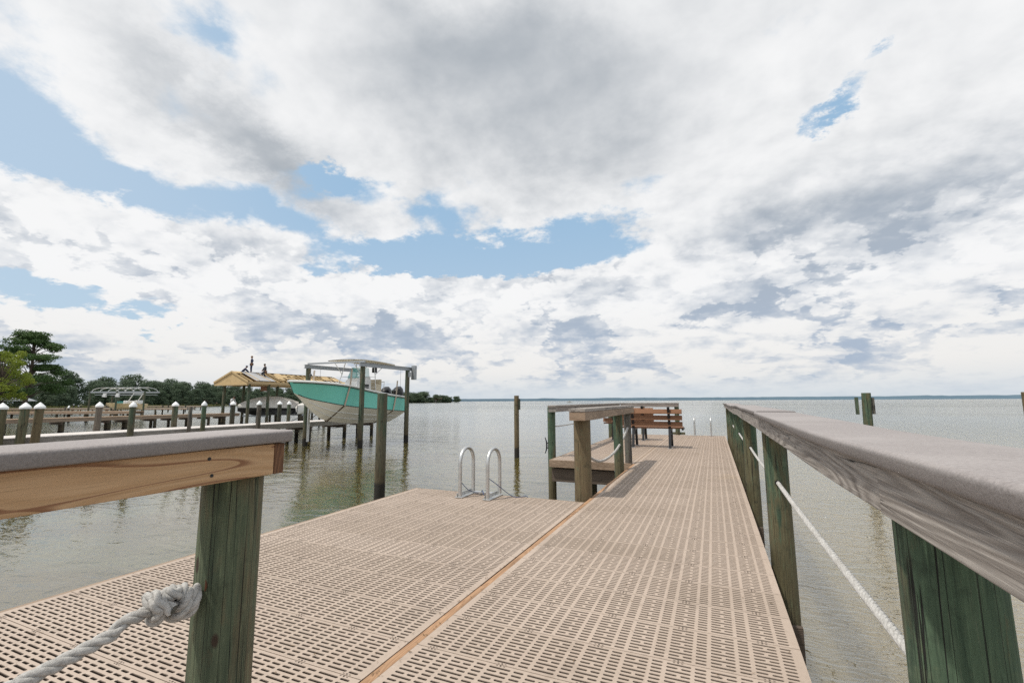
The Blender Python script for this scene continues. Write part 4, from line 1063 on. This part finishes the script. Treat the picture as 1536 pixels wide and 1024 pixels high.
# sheathing: ply sheets with gaps on the visible slope, grey underlay near the gable
def slope(x0, x1, ya, yb, off, nm, m_):
    f = lambda x: ez+(rz0-ez)*(1-abs(x)/hx1)+off
    mb = MB(); mb.loft([[(x0, ya, f(x0)), (x1, ya, f(x1))], [(x0, yb, f(x0)), (x1, yb, f(x1))]]); mb.loft([[(x0, ya, f(x0)+.018), (x1, ya, f(x1)+.018)], [(x0, yb, f(x0)+.018), (x1, yb, f(x1)+.018)]])
    mb.build(nm, m_, bh)
slope(.12, 2.40, .9, 3.1, .075, 'underlay', M['felt']); slope(.02, .5, 0.0, .8, .075, 'plywood', M['plywood'])
rr_ = random.Random(11)
for i in range(20):
    y = 3.2+rr_.random()*9.5; x = .1+rr_.random()*1.7
    slope(x, min(2.4, x+.25+rr_.random()*.5), y, y+.5+rr_.random()*1.2, .078+i*.004, 'roof_sheet', M['plywood'] if i % 3 else M['lumber'])
slope(-2.5, -.02, .2, LY-.3, .075, 'plywood', M['plywood'])
for i in range(9):
    y = 1.2+i*1.25; f_ = ez+(rz0-ez)*(1-1.5/hx1)
    mb = MB(); mb.beam((.3, y, rz0-.0), (2.3, y+.1, ez+.17), .09, .04); mb.build('roof_batten', M['lumber'], bh)
mb = MB(); mb.b2(.85, 1.45, 2.6, 3.1, 3.55, 4.2); mb.build('hanging_tarpaulin', simple('brown_canvas', (.26, .14, .09), .9), bh)

# ------------------------------------------------------------------ people
def skin_fig(name, joints, edges, m_, parent, sub=2):
    me = bpy.data.meshes.new(name); me.from_pydata([j[:3] for j in joints], edges, []); me.materials.append(m_)
    o = bpy.data.objects.new(name, me); C.objects.link(o); o.parent = parent
    bm = bmesh.new(); bm.from_mesh(me); lay = bm.verts.layers.skin.verify()
    for v, j in zip(bm.verts, joints): v[lay].radius = (j[3], j[4] if len(j) > 4 else j[3]); v[lay].use_root = False
    bm.verts.ensure_lookup_table(); bm.verts[0][lay].use_root = True
    bm.to_mesh(me); bm.free()
    o.modifiers.new('skin', 'SKIN').use_smooth_shade = True
    s_ = o.modifiers.new('sub', 'SUBSURF'); s_.levels = s_.render_levels = sub
    return o
def person(loc, rz, label, P, shirt, trousers, hairm, belt=True, hat=None):
    """P: dict of joint positions in metres from the feet"""
    t = thing('person', label, 'person', loc, rz)
    V_ = lambda k: Vector(P[k])
    j = []; e = []
    def add(p, r, r2=None, to=None):
        j.append((*p, r, r2 or r)); 
        if to is not None: e.append((to, len(j)-1))
        return len(j)-1
    pel = add(V_('pel'), .135, .10); che = add(V_('che'), .15, .105, pel); nk = add(V_('nk'), .055, None, che); hd = add(V_('hd'), .092, .10, nk); tp_ = add(V_('hd')+(V_('hd')-V_('nk')).normalized()*.12, .075, .08, hd)
    for s_ in 'LR':
        sh_ = add(V_('sh'+s_), .062, None, che); el_ = add(V_('el'+s_), .045, None, sh_); wr_ = add(V_('wr'+s_), .030, None, el_)
        hv = (V_('wr'+s_)-V_('el'+s_)).normalized(); pm = add(V_('wr'+s_)+hv*.06, .036, .02, wr_)
        sd_ = hv.orthogonal().normalized()
        for k in range(4): add(V_('wr'+s_)+hv*(.165-abs(k-1.4)*.012)+sd_*(k-1.5)*.020, .009, None, pm)
        add(V_('wr'+s_)+hv*.09+sd_*.05, .010, None, pm)
        hp = add(V_('hip'+s_), .095, None, pel); kn_ = add(V_('kn'+s_), .062, None, hp); an_ = add(V_('an'+s_), .042, None, kn_); add(V_('an'+s_)+Vector((0, -.15, -.045)), .035, .03, an_)
    skin_fig('body', j, e, M['skin'], t)
    # nose, ears
    # clothing: shirt
    j2 = []; e2 = []
    def a2(p, r, r2=None, to=None):
        j2.append((*p, r, r2 or r))
        if to is not None: e2.append((to, len(j2)-1))
        return len(j2)-1
    c0 = a2(V_('pel')+Vector((0, 0, .04)), .155, .12); c1 = a2(V_('che'), .172, .125, c0); c2 = a2(V_('nk')-Vector((0, 0, .03)), .075, None, c1)
    for s_ in 'LR':
        q = a2(V_('sh'+s_), .078, None, c1); w = a2(V_('el'+s_), .060, None, q); a2(V_('wr'+s_), .045, None, w)
    skin_fig('shirt', j2, e2, shirt, t)
    j2 = []; e2 = []
    c0 = a2(V_('pel'), .158, .122)
    for s_ in 'LR':
        q = a2(V_('hip'+s_), .112, None, c0); w = a2(V_('kn'+s_), .082, None, q); a2(V_('an'+s_), .062, None, w)
    skin_fig('trousers', j2, e2, trousers, t)
    hp_ = V_('hd'); up_ = (V_('hd')-V_('nk')).normalized()
    mb = MB(); mb.ball(hp_+up_*.055+Vector((0, .018, 0)), .108, .92, 1.02, .95); mb.build('hat' if hat else 'hair', hat or hairm, t, smooth=True)
    mb = MB(); fc = hp_+Vector((0, -.095, .02)); mb.ball(fc, .016, 1, 1.4, 1.2, 8, 6); mb.build('nose', M['skin'], t, smooth=True)
    for s_ in (-1, 1):
        mb = MB(); mb.ball(hp_+Vector((s_*.094, .0, .02)), .025, .4, .8, 1.2, 8, 6); mb.build('ear', M['skin'], t, smooth=True)
        mb = MB(); mb.ball(V_('an'+('R' if s_ > 0 else 'L'))+Vector((0, -.07, -.045)), .05, 1.0, 2.5, .9, 10, 6); mb.build('boot', M['darkcloth'], t, smooth=True)
    if belt:
        mb = MB(); c_ = V_('pel')+Vector((0, 0, .03)); mb.tube([c_+Vector((.175*cos(2*pi*k/20), .135*sin(2*pi*k/20), 0)) for k in range(20)], .030, 6, closed=True)
        for s_ in (-1, 1): mb.box(c_+Vector((s_*.185, -.02, -.12)), (.09, .20, .22))
        mb.build('tool_belt', M['leather'], t, bevel=.02)
    return t
standing = dict(pel=(0, 0, .95), che=(0, .01, 1.30), nk=(0, 0, 1.50), hd=(0, -.02, 1.62), shL=(-.20, 0, 1.42), shR=(.20, 0, 1.42), elL=(-.40, .08, 1.20), elR=(.40, .08, 1.20), wrL=(-.24, -.06, 1.02), wrR=(.24, -.06, 1.02),
                hipL=(-.10, 0, .90), hipR=(.10, 0, .90), knL=(-.14, -.03, .50), knR=(.13, -.02, .50), anL=(-.16, 0, .09), anR=(.16, 0, .09))
person((-43.85+.25, 32.35, 5.42), radians(-30), 'person standing on the roof ridge with hands on hips, navy top and tool belt', standing, M['navy'], M['navy'], M['hair'], True, M['leather'])
crouch = dict(pel=(0, .12, .42), che=(0, -.10, .72), nk=(0, -.22, .88), hd=(0, -.28, .99), shL=(-.20, -.14, .80), shR=(.20, -.14, .80), elL=(-.26, -.36, .60), elR=(.26, -.36, .60), wrL=(-.16, -.52, .40), wrR=(.16, -.52, .40),
              hipL=(-.10, .10, .40), hipR=(.10, .10, .40), knL=(-.18, -.24, .48), knR=(.18, -.24, .48), anL=(-.17, .0, .09), anR=(.17, .0, .09))
person((-43.9, 31.7, 5.02), radians(150), 'person in dark blue crouching behind the gable peak of the boathouse roof', crouch, M['navy'], M['navy'], M['hair'], False, M['navy'])
kneel = dict(pel=(0, .02, .68), che=(0, -.02, 1.03), nk=(0, -.05, 1.22), hd=(.0, -.08, 1.34), shL=(-.20, -.02, 1.14), shR=(.20, -.02, 1.14), elL=(-.28, -.12, .90), elR=(.28, -.10, .90), wrL=(-.14, -.26, .76), wrR=(.16, -.26, .76),
             hipL=(-.10, 0, .64), hipR=(.10, 0, .64), knL=(-.22, -.26, .50), knR=(.20, -.22, .46), anL=(-.22, -.06, .09), anR=(.16, .02, .09))
person((-42.55, 33.15, 4.90), radians(-20), 'person in black with a brown tool belt squatting on the open roof slope', kneel, M['darkcloth'], M['darkcloth'], M['hair'], True)
walker = dict(pel=(0, 0, .93), che=(0, -.10, 1.26), nk=(0, -.20, 1.44), hd=(0, -.27, 1.54), shL=(-.20, -.12, 1.36), shR=(.20, -.12, 1.36), elL=(-.26, -.14, 1.10), elR=(.26, -.22, 1.10), wrL=(-.20, -.30, .90), wrR=(.20, -.38, .98),
              hipL=(-.10, 0, .88), hipR=(.10, 0, .88), knL=(-.12, -.10, .50), knR=(.12, .02, .48), anL=(-.12, -.02, .09), anR=(.12, .16, .10))
person((-43.7, 30.55, Z2), radians(110), 'person in white shirt and blue jeans leaning forward on the brown dock', walker, M['whitecloth'], M['denim'], M['hair'], False)

# ------------------------------------------------------------------ covered boat in the boathouse
cb_ = thing('covered_boat', 'dark hulled boat under a pale grey peaked cover inside the boathouse', 'motor boat', (-43.1, 35.2, 1.0), 0)
hull = []; cov = []
for i in range(15):
    t = i/14; y = -4.4+8.2*t; hb = 1.3*(1-(1-min(t*2.2, 1))**2.2)+.03; zs = 1.05-.18*t; zk = .10+.5*(1-min(1, t*3))**2
    hull.append([(-hb, y, zs), (-hb*.86, y, zk+.40), (0, y, zk-.06), (hb*.86, y, zk+.40), (hb, y, zs)])
    pk = .12+.95*(sin(pi*min(1, t*1.02))**.7)
    cov.append([(-hb*1.04, y, zs-.16), (-hb*1.03, y, zs+.02), (-hb*.6, y, zs+pk*.62), (0, y, zs+pk), (hb*.6, y, zs+pk*.62+.02*sin(9*t)), (hb*1.03, y, zs+.02), (hb*1.04, y, zs-.16)])
MB().loft(hull, cap1=True).build('hull', M['hulldark'], cb_, smooth=True); MB().loft(cov, cap1=True).build('cover', M['tarp'], cb_, smooth=True)
mb = MB()
for y in (-2.5, 2.0): mb.b2(-1.7, 1.7, y-.08, y+.08, -.06, .10)
mb.build('bunk', M['galv'], cb_)
for (x, y) in ((-41.0, 36.5), (-41.2, 38.3), (-42.4, 40.5), (-42.0, 33.6), (-43.4, 33.2)):
    piling('lift_pile', x, y, .12, 1.25, 'short dark pile under the covered boat', 'pile_dark', group='short piles under the covered boat', seg=12)
# second covered boat, stern right
cb2 = thing('beached_boat', 'small pale boat with a slanting grey cover behind the teal bow', 'motor boat', (-36.6, 33.5, 1.35), radians(25))
hull = []; cov = []
for i in range(11):
    t = i/10; y = -2.4+4.8*t; hb = .95*(1-(1-min(t*2.0, 1))**2)+.03
    hull.append([(-hb, y, .55), (-hb*.8, y, .15), (0, y, -.05), (hb*.8, y, .15), (hb, y, .55)])
    cov.append([(-hb*1.03, y, .50), (-hb*.6, y, .74+.45*t), (0, y, .80+.62*t), (hb*.6, y, .74+.45*t), (hb*1.03, y, .50)])
MB().loft(hull, cap1=True).build('hull', M['white'], cb2, smooth=True); MB().loft(cov, cap1=True).build('cover', M['tarp'], cb2, smooth=True)
mb = MB(); mb.beam((-.9, -2.5, -.9), (-.5, 1.5, -.02), .05, .05); mb.beam((.8, -2.5, -.9), (.5, 1.5, -.02), .05, .05); mb.build('cradle', M['iron'], cb2)

# ------------------------------------------------------------------ tan boat on a lift with hoop canopy frame
cxy = Vector((-84.6, 41.7, 0)); ang = atan2(43.51-40.19, 88.69-81.17)
fr = thing('canopy_lift', 'boat lift with a hooped bare canopy frame far out over the tan boat', 'boat lift', tuple(cxy), ang)
HW = 4.05
for (x, y) in ((-4.3, -1.4), (-2.3, 1.5), (-.1, -1.5), (1.6, 1.5), (4.1, -1.4), (-3.4, 1.6)):
    pile_mb(.13, -1.5, 4.15, 10, .95, .02, x, (0, 0), 1).build('post', M['pile'], fr, loc=(x, y, 0), smooth=True)
for yb in (-1.4, 1.5):
    MB().b2(-HW-.3, HW+.1, yb-.08, yb+.08, 3.95, 4.18).build('frame_beam', M['galv'], fr)
    MB().b2(-HW+.5, HW-.2, yb-.05, yb+.05, 3.62, 3.70).build('lower_beam', M['galv'], fr)
for i in range(6):
    x = -2.9+i*1.26
    MB().tube([(x-.35-.25*cos(pi*k/12)*3.0, 1.5*cos(pi*k/12)*-1+.05, 4.18+.62*sin(pi*k/12)) for k in range(13)], .05, 6).build('hoop', M['alu'], fr, smooth=True)
MB().tube([(-3.2, 0, 4.79), (3.6, 0, 4.79)], .035, 6).build('ridge_pipe', M['alu'], fr)
for x in (-1.9, .1):
    mb = MB(); mb.loft([[(x-.18, -1.62, 3.9), (x+.2, -1.62, 3.9), (x+.2, -1.4, 3.9), (x-.18, -1.4, 3.9)], [(x-.34, -1.66, 3.35), (x+.22, -1.66, 3.3), (x+.22, -1.4, 3.3), (x-.34, -1.4, 3.35)]], True, True, True); mb.build('life_vest', M['whitecloth'], fr)
tb = thing('ski_boat', 'small tan ski boat sitting on the hooped lift with slanted white tower', 'motor boat', tuple(cxy+Vector((0, 0, 1.25))), ang)
hull = []
for i in range(15):
    t = i/14; x = -2.9+5.7*t; hb = 1.1*(1-(1-min(t*2.0, 1))**2)+.03; zs = 1.12-.12*t+.05*(1-t)
    zk = .15+.75*(1-min(1, t*2.4))**2
    hull.append([(x, -hb, zs), (x, -hb*.85, zk+.32*(1-.0*t)), (x, 0, zk-.05), (x, hb*.85, zk+.32), (x, hb, zs), (x, hb*.8, zs), (x, 0, zs-.12), (x, -hb*.8, zs)])
MB().loft(hull, True, True, True).build('hull', M['hulltan'], tb, smooth=True)
mb = MB(); mb.b2(.4, 1.0, -.8, .8, 1.0, 1.5); mb.b2(2.0, 2.6, -.6, .6, 1.0, 1.55); mb.build('seats', M['white'], tb, bevel=.08)
mb = MB(); mb.beam((1.1, -.9, 1.1), (2.0, -.9, 2.6), .12, .07); mb.beam((1.1, .9, 1.1), (2.0, .9, 2.6), .12, .07); mb.b2(1.9, 2.1, -.9, .9, 2.55, 2.65); mb.build('tower', M['white'], tb)
mb = MB(); mb.box((-.5, 0, 1.25), (.3, 1.5, .35)); mb.build('windshield', M['tint'], tb)
for (x, y, h) in [(-4.0, -2.2, 1.2), (-3.2, 2.0, 1.1), (-2.3, -2.0, 1.15), (-1.3, 1.5, 1.1), (.3, -2.0, 1.1), (1.3, 1.8, 1.1), (2.8, -1.9, 1.2), (3.6, 1.8, 1.1)]:
    p = Matrix.Rotation(ang, 3, 'Z') @ Vector((x, y, 0))+cxy
    piling('stub_pile', p.x, p.y, .13, h, 'dark stub pile in the row beneath the tan ski boat', 'pile_dark', group='stub piles beneath the tan boat', seg=8)

# ------------------------------------------------------------------ further docks at the far left
def far_dock(label, p, q, z, w, nrow, m_='dockboard_b'):
    p = Vector((*p, 0)); q = Vector((*q, 0)); t = thing('far_dock', label, 'dock')
    mb = MB(); mb.beam(p+Vector((0, 0, z)), q+Vector((0, 0, z)), w, .10); mb.build('deck', M[m_], t)
    d = (q-p).normalized(); n_ = Vector((-d.y, d.x, 0))
    for s_ in (-1, 1): MB().beam(p+n_*s_*(w/2+.03)+Vector((0, 0, z-.15)), q+n_*s_*(w/2+.03)+Vector((0, 0, z-.15)), .05, .26).build('side_beam', M['tanboard'], t)
    for i in range(nrow):
        c_ = p.lerp(q, (i+.5)/nrow)
        for s_ in (-1, 1): pile_mb(.13, -1, z+(.55 if i % 2 and s_ > 0 else -.05), 8, 1, .02, i, (0, 0), 2).build('post', M['pile_dark'], t, loc=tuple(c_+n_*s_*w*.42), smooth=True)
    return t
far_dock('thin brown dock crossing the cove at the far left, behind the pale dock', (-100, 22), (-66, 34), 1.35, 1.8, 9)
far_dock('second low dock close to the marsh shore at the far left', (-150, 45), (-98, 60), 1.3, 2.0, 11, 'dockboard')
far_dock('lowest, most distant pier reaching out from the wooded shore', (-205, 92), (-150, 96), 1.3, 2.2, 9, 'dockboard')
sh_ = thing('boat_shelter', 'low grey roofed boat shelter by the far left shore', 'shelter', (-158, 54, 0), radians(-65))
MB().loft([[(-4, -2.5, 3.0), (-4, 0, 3.8), (-4, 2.5, 3.0)], [(4, -2.5, 3.0), (4, 0, 3.8), (4, 2.5, 3.0)]]).build('roof', M['galv'], sh_)
for x in (-3.6, 0, 3.6):
    for y in (-2.2, 2.2): MB().cyl((x, y, -1), (x, y, 3.1), .12, seg=8).build('post', M['pile_dark'], sh_)
rp = random.Random(4)
for i in range(9):
    x = -96-rp.random()*60; y = x*-.44+rp.uniform(-4, 6)
    piling('cove_pile', x, y, .14, 1.4+rp.random()*1.0, 'small far pile with pale top in the cove at far left', 'pile_grey', group='small piles dotted in the far left cove', seg=8, cap=i % 2 == 0) if i % 1 == 0 else None
for (az, d) in ((-60.4, 150), (-59.0, 150)):
    p = pol(az, d); piling('channel_stake', p.x, p.y, .16, 1.9, 'thin stake standing in open water between the hooped lift and the boathouse', 'pile_dark', group='two thin stakes in the open cove', seg=8)

# ------------------------------------------------------------------ trees
def crown_mb(clumps, leaf, seed, flat=.5):
    rg_ = random.Random(seed); mb = MB()
    for (c, rx, ry, rz_, n) in clumps:
        c = Vector(c)
        for _ in range(n):
            while True:
                d = Vector((rg_.gauss(0, 1), rg_.gauss(0, 1), rg_.gauss(0, 1)))
                if d.length > .1: break
            d.normalize(); rad = .55+.5*rg_.random()**.6
            rad *= 1+.25*noise.noise(d*2.2+Vector((seed, 0, 0)))
            p = c+Vector((d.x*rx*rad, d.y*ry*rad, d.z*rz_*rad))
            nrm = (d+Vector((rg_.gauss(0, .6), rg_.gauss(0, .6), rg_.gauss(.3, .5)))).normalized()
            u = nrm.orthogonal().normalized(); u = Matrix.Rotation(rg_.random()*6.28, 3, nrm) @ u; w = nrm.cross(u)
            s_ = leaf*(.6+.8*rg_.random())
            k = mb.addv([p-u*s_*.9, p-w*s_*.45+u*s_*.1, p+u*s_, p+w*s_*.5]); mb.face((k, k+1, k+2, k+3))
    return mb
def fast(mb, name, m_, parent):
    me = bpy.data.meshes.new(name); me.from_pydata(mb.v, [], mb.f); me.materials.append(m_); me.update()
    o = bpy.data.objects.new(name, me); C.objects.link(o); o.parent = parent; return o
def limb(mb, p, q, r0, r1, bend, seg=7):
    p = Vector(p); q = Vector(q); mid = (p+q)/2+Vector(bend); pts = catmull([p, mid, q], 5)
    mb.tube(pts, [r0+(r1-r0)*i/(len(pts)-1) for i in range(len(pts))], seg)
# wood: five kinds, built once each
kinds = []
for k in range(6):
    rg_ = random.Random(100+k); H_ = 1.0
    cl = []
    nC = 20+k % 3*4
    for i in range(nC):
        a = rg_.random()*6.28; h = i/nC; rr2 = .30*(1-.55*h*h)*(.35+.75*rg_.random())
        cl.append(((cos(a)*rr2, sin(a)*rr2, .06+.84*h+rg_.uniform(-.04, .04)), .13+.08*rg_.random(), .13+.08*rg_.random(), .085+.05*rg_.random(), 190))
    t = thing('broadleaf_tree', 'dark green broadleaf tree within the wood lining the far left shore', 'tree', (0, 0, -50), group='trees of the wood along the far left shore')
    mb = MB(); limb(mb, (0, 0, -.02), (.01, 0, .6), .022, .010, (.01, .01, 0))
    for i in range(9, 15): c_ = cl[i][0]; limb(mb, (0, 0, .25+.03*i), c_, .010, .004, (0, 0, .02), 5)
    mb.build('trunk', M['bark'], t, smooth=True)
    fast(crown_mb(cl, .026, k), 'crown', M['leaf_dark'], t)
    kinds.append(t)
tr = random.Random(42); placed = 0
def plant(az, extra, h, kind=None, label=None, group=None):
    d = shore(az)+extra; p = pol(az, d, .9+min(extra, 60)*.012); k = kinds[tr.randrange(6)] if kind is None else kind
    s_ = h*(.92+.16*tr.random())
    return dup(k, tuple(p), tr.random()*6.28, label, (s_*1.05, s_*1.05, s_), group)
az = -86.0
while az < -36:
    d = shore(az); stp = 5.4/d*57.3
    base = 15.5 if az < -58 else 17.0
    hh_ = base*(1+.20*noise.noise((az*.35, 7.7, 0))+.12*noise.noise((az*1.7, 2.2, 0)))
    hh_ *= .80
    plant(az+tr.uniform(-.3, .3)*stp, 5+tr.random()*5, hh_*.62)
    plant(az+tr.uniform(-.4, .4)*stp, 16+tr.random()*9, hh_*.9)
    plant(az+tr.uniform(-.4, .4)*stp, 2+tr.random()*3, hh_*.36)
    plant(az+tr.uniform(-.4, .4)*stp, 8+tr.random()*8, hh_*.50)
    plant(az+tr.uniform(-.4, .4)*stp, 34+tr.random()*12, hh_*1.12)
    az += stp
# peninsula
az = -36.2
while az < -29.9:
    d = shore(az); stp = 9.5/d*57.3
    hh_ = (12 if az < -31.5 else 9.5)*(1+.75*noise.noise((az*3.1, 1.7, 0)))*tr.uniform(.7, 1.15)
    for ex in (5, 20): dup(kinds[tr.randrange(6)], tuple(pol(az+tr.uniform(-.3, .3)*stp, d+ex, .8)), tr.random()*6, 'hazy tree on the low point of land right of the teal boat', (hh_*1.7, hh_*1.7, hh_), 'trees on the point of land beyond the boat')
    az += stp
for k in kinds: 
    for c_ in kids(k): bpy.data.objects.remove(c_)
    bpy.data.objects.remove(k)
ho = thing('shore_house', 'small reddish roofed house among trees on the distant point of land', 'house', tuple(pol(-32.9, 708, .6)), radians(30))
MB().b2(-6, 6, -4, 4, 0, 4).build('wall', M['housewall'], ho)
MB().loft([[(-7, -5, 4), (-7, 0, 7.5), (-7, 5, 4)], [(7, -5, 4), (7, 0, 7.5), (7, 5, 4)]]).build('roof', M['brick'], ho)
for x in (-3.5, 0, 3.5): MB().b2(x-.7, x+.7, -4.08, -4.02, 1, 2.6).build('window', M['stripe'], ho)
ho = thing('shore_house', 'red brown roofed house half hidden in the wood left of the boathouse', 'house', tuple(pol(-57.2, 341, -.6)), radians(-60)); ho.scale = (.8, .8, .75)
MB().b2(-5, 5, -4, 4, 0, 3.4).build('wall', M['housewall'], ho)
MB().loft([[(-6, -5, 3.2), (-6, 0, 6.6), (-6, 5, 3.2)], [(6, -5, 3.2), (6, 0, 6.6), (6, 5, 3.2)]]).build('roof', M['brick'], ho)
for x in (-3, 0, 3): MB().b2(x-.6, x+.6, -4.08, -4.02, 1, 2.4).build('window', M['stripe'], ho)
# big pine at the left edge
pt = thing('tall_pine', 'tall spreading pine with layered branches, highest tree at the left edge', 'tree', (-149.5, 53.3, .6))
mb = MB(); limb(mb, (0, 0, -1), (.6, .4, 16.5), .55, .16, (.5, 0, 0), 10); rg_ = random.Random(9); cl = []
lay = [(18.0, 2.6, 1.3), (17.2, 4.0, 1.4), (15.8, 5.2, 1.3), (14.4, 6.0, 1.1), (12.4, 7.6, 1.2), (10.6, 5.8, 1.1), (9.4, 9.0, 1.1), (7.2, 8.0, 1.4), (5.0, 6.5, 1.6)]
for (h, R0, th) in lay:
    for i in range(7):
        a = rg_.random()*6.28; rr2 = R0*(.35+.65*rg_.random()); e_ = (cos(a)*rr2, sin(a)*rr2, h+rg_.uniform(-.5, .6))
        limb(mb, (.3, .2, h-1.6-rg_.random()), e_, .13, .03, (0, 0, .5), 5)
        cl.append((e_, 1.2+1.3*rg_.random(), 1.2+1.3*rg_.random(), th*.50+.35*rg_.random(), 400))
mb.build('trunk', M['bark'], pt, smooth=True); fast(crown_mb(cl, .22, 77), 'crown', M['leaf_pine'], pt)
yt = thing('yellow_green_tree', 'bright yellow green tree in front of the tall pine', 'tree', (-127.5, 41.6, .4))
mb = MB(); limb(mb, (0, 0, -1), (0, .3, 9), .35, .08, (.3, 0, 0), 8); cl = []
for i in range(80):
    a = rg_.random()*6.28; h = 3+9.0*rg_.random(); rr2 = 4.8*sqrt(max(.05, 1-((h-7.5)/6.5)**2))*(.4+.6*rg_.random())
    e_ = (cos(a)*rr2, sin(a)*rr2, h); limb(mb, (0, .1, h*.6), e_, .09, .02, (0, 0, .3), 5); cl.append((e_, .5+.9*rg_.random(), .5+.9*rg_.random(), .35+.4*rg_.random(), 130))
mb.build('trunk', M['bark'], yt, smooth=True); fast(crown_mb(cl, .17, 78), 'crown', M['leaf_yellow'], yt)
# marsh grass along the left shore
mb = MB(); rg_ = random.Random(8)
for i in range(9000):
    az = -80+24*rg_.random(); d = shore(az)-4+11*rg_.random(); p = pol(az, d, .2); h = .7+.8*rg_.random(); a = rg_.random()*6.28
    u = Vector((cos(a), sin(a), 0))*.22; k = mb.addv([p-u, p+u, p+u*.3+Vector((rg_.uniform(-.2, .2), 0, h))]); mb.face((k, k+1, k+2))
o = fast(mb, 'marsh_grass', m_leaf('marsh_blades', (.14, .15, .05), (.24, .23, .09), (.10, .12, .04)), None); tag(o, 'olive marsh grass fringing the left shoreline', kind='stuff')
# distant boat on the bay
fb = thing('distant_boat', 'tiny white motor boat far out on the bay beyond the terrace railing', 'boat', tuple(pol(-16.5, 520, 0)), .4)
MB().loft([[(-3.2, -.9, .9), (-3.2, 0, -.2), (-3.2, .9, .9)], [(1, -1, 1.0), (1, 0, -.2), (1, 1, 1.0)], [(3.4, -.05, 1.3), (3.4, 0, .6), (3.4, .05, 1.3)]], False, True, True).build('hull', M['white'], fb)
MB().b2(-.8, .9, -.6, .6, .9, 1.9).build('console', M['housewall'], fb)
MB().b2(-1.0, 1.1, -.9, .9, 2.3, 2.4).build('canopy', M['cream'], fb)
mb = MB(); 
for s_ in (-1, 1):
    for x in (-.8, .9): mb.cyl((x, s_*.7, .9), (x, s_*.7, 2.3), .04, seg=5)
mb.build('canopy_frame', M['alu'], fb)
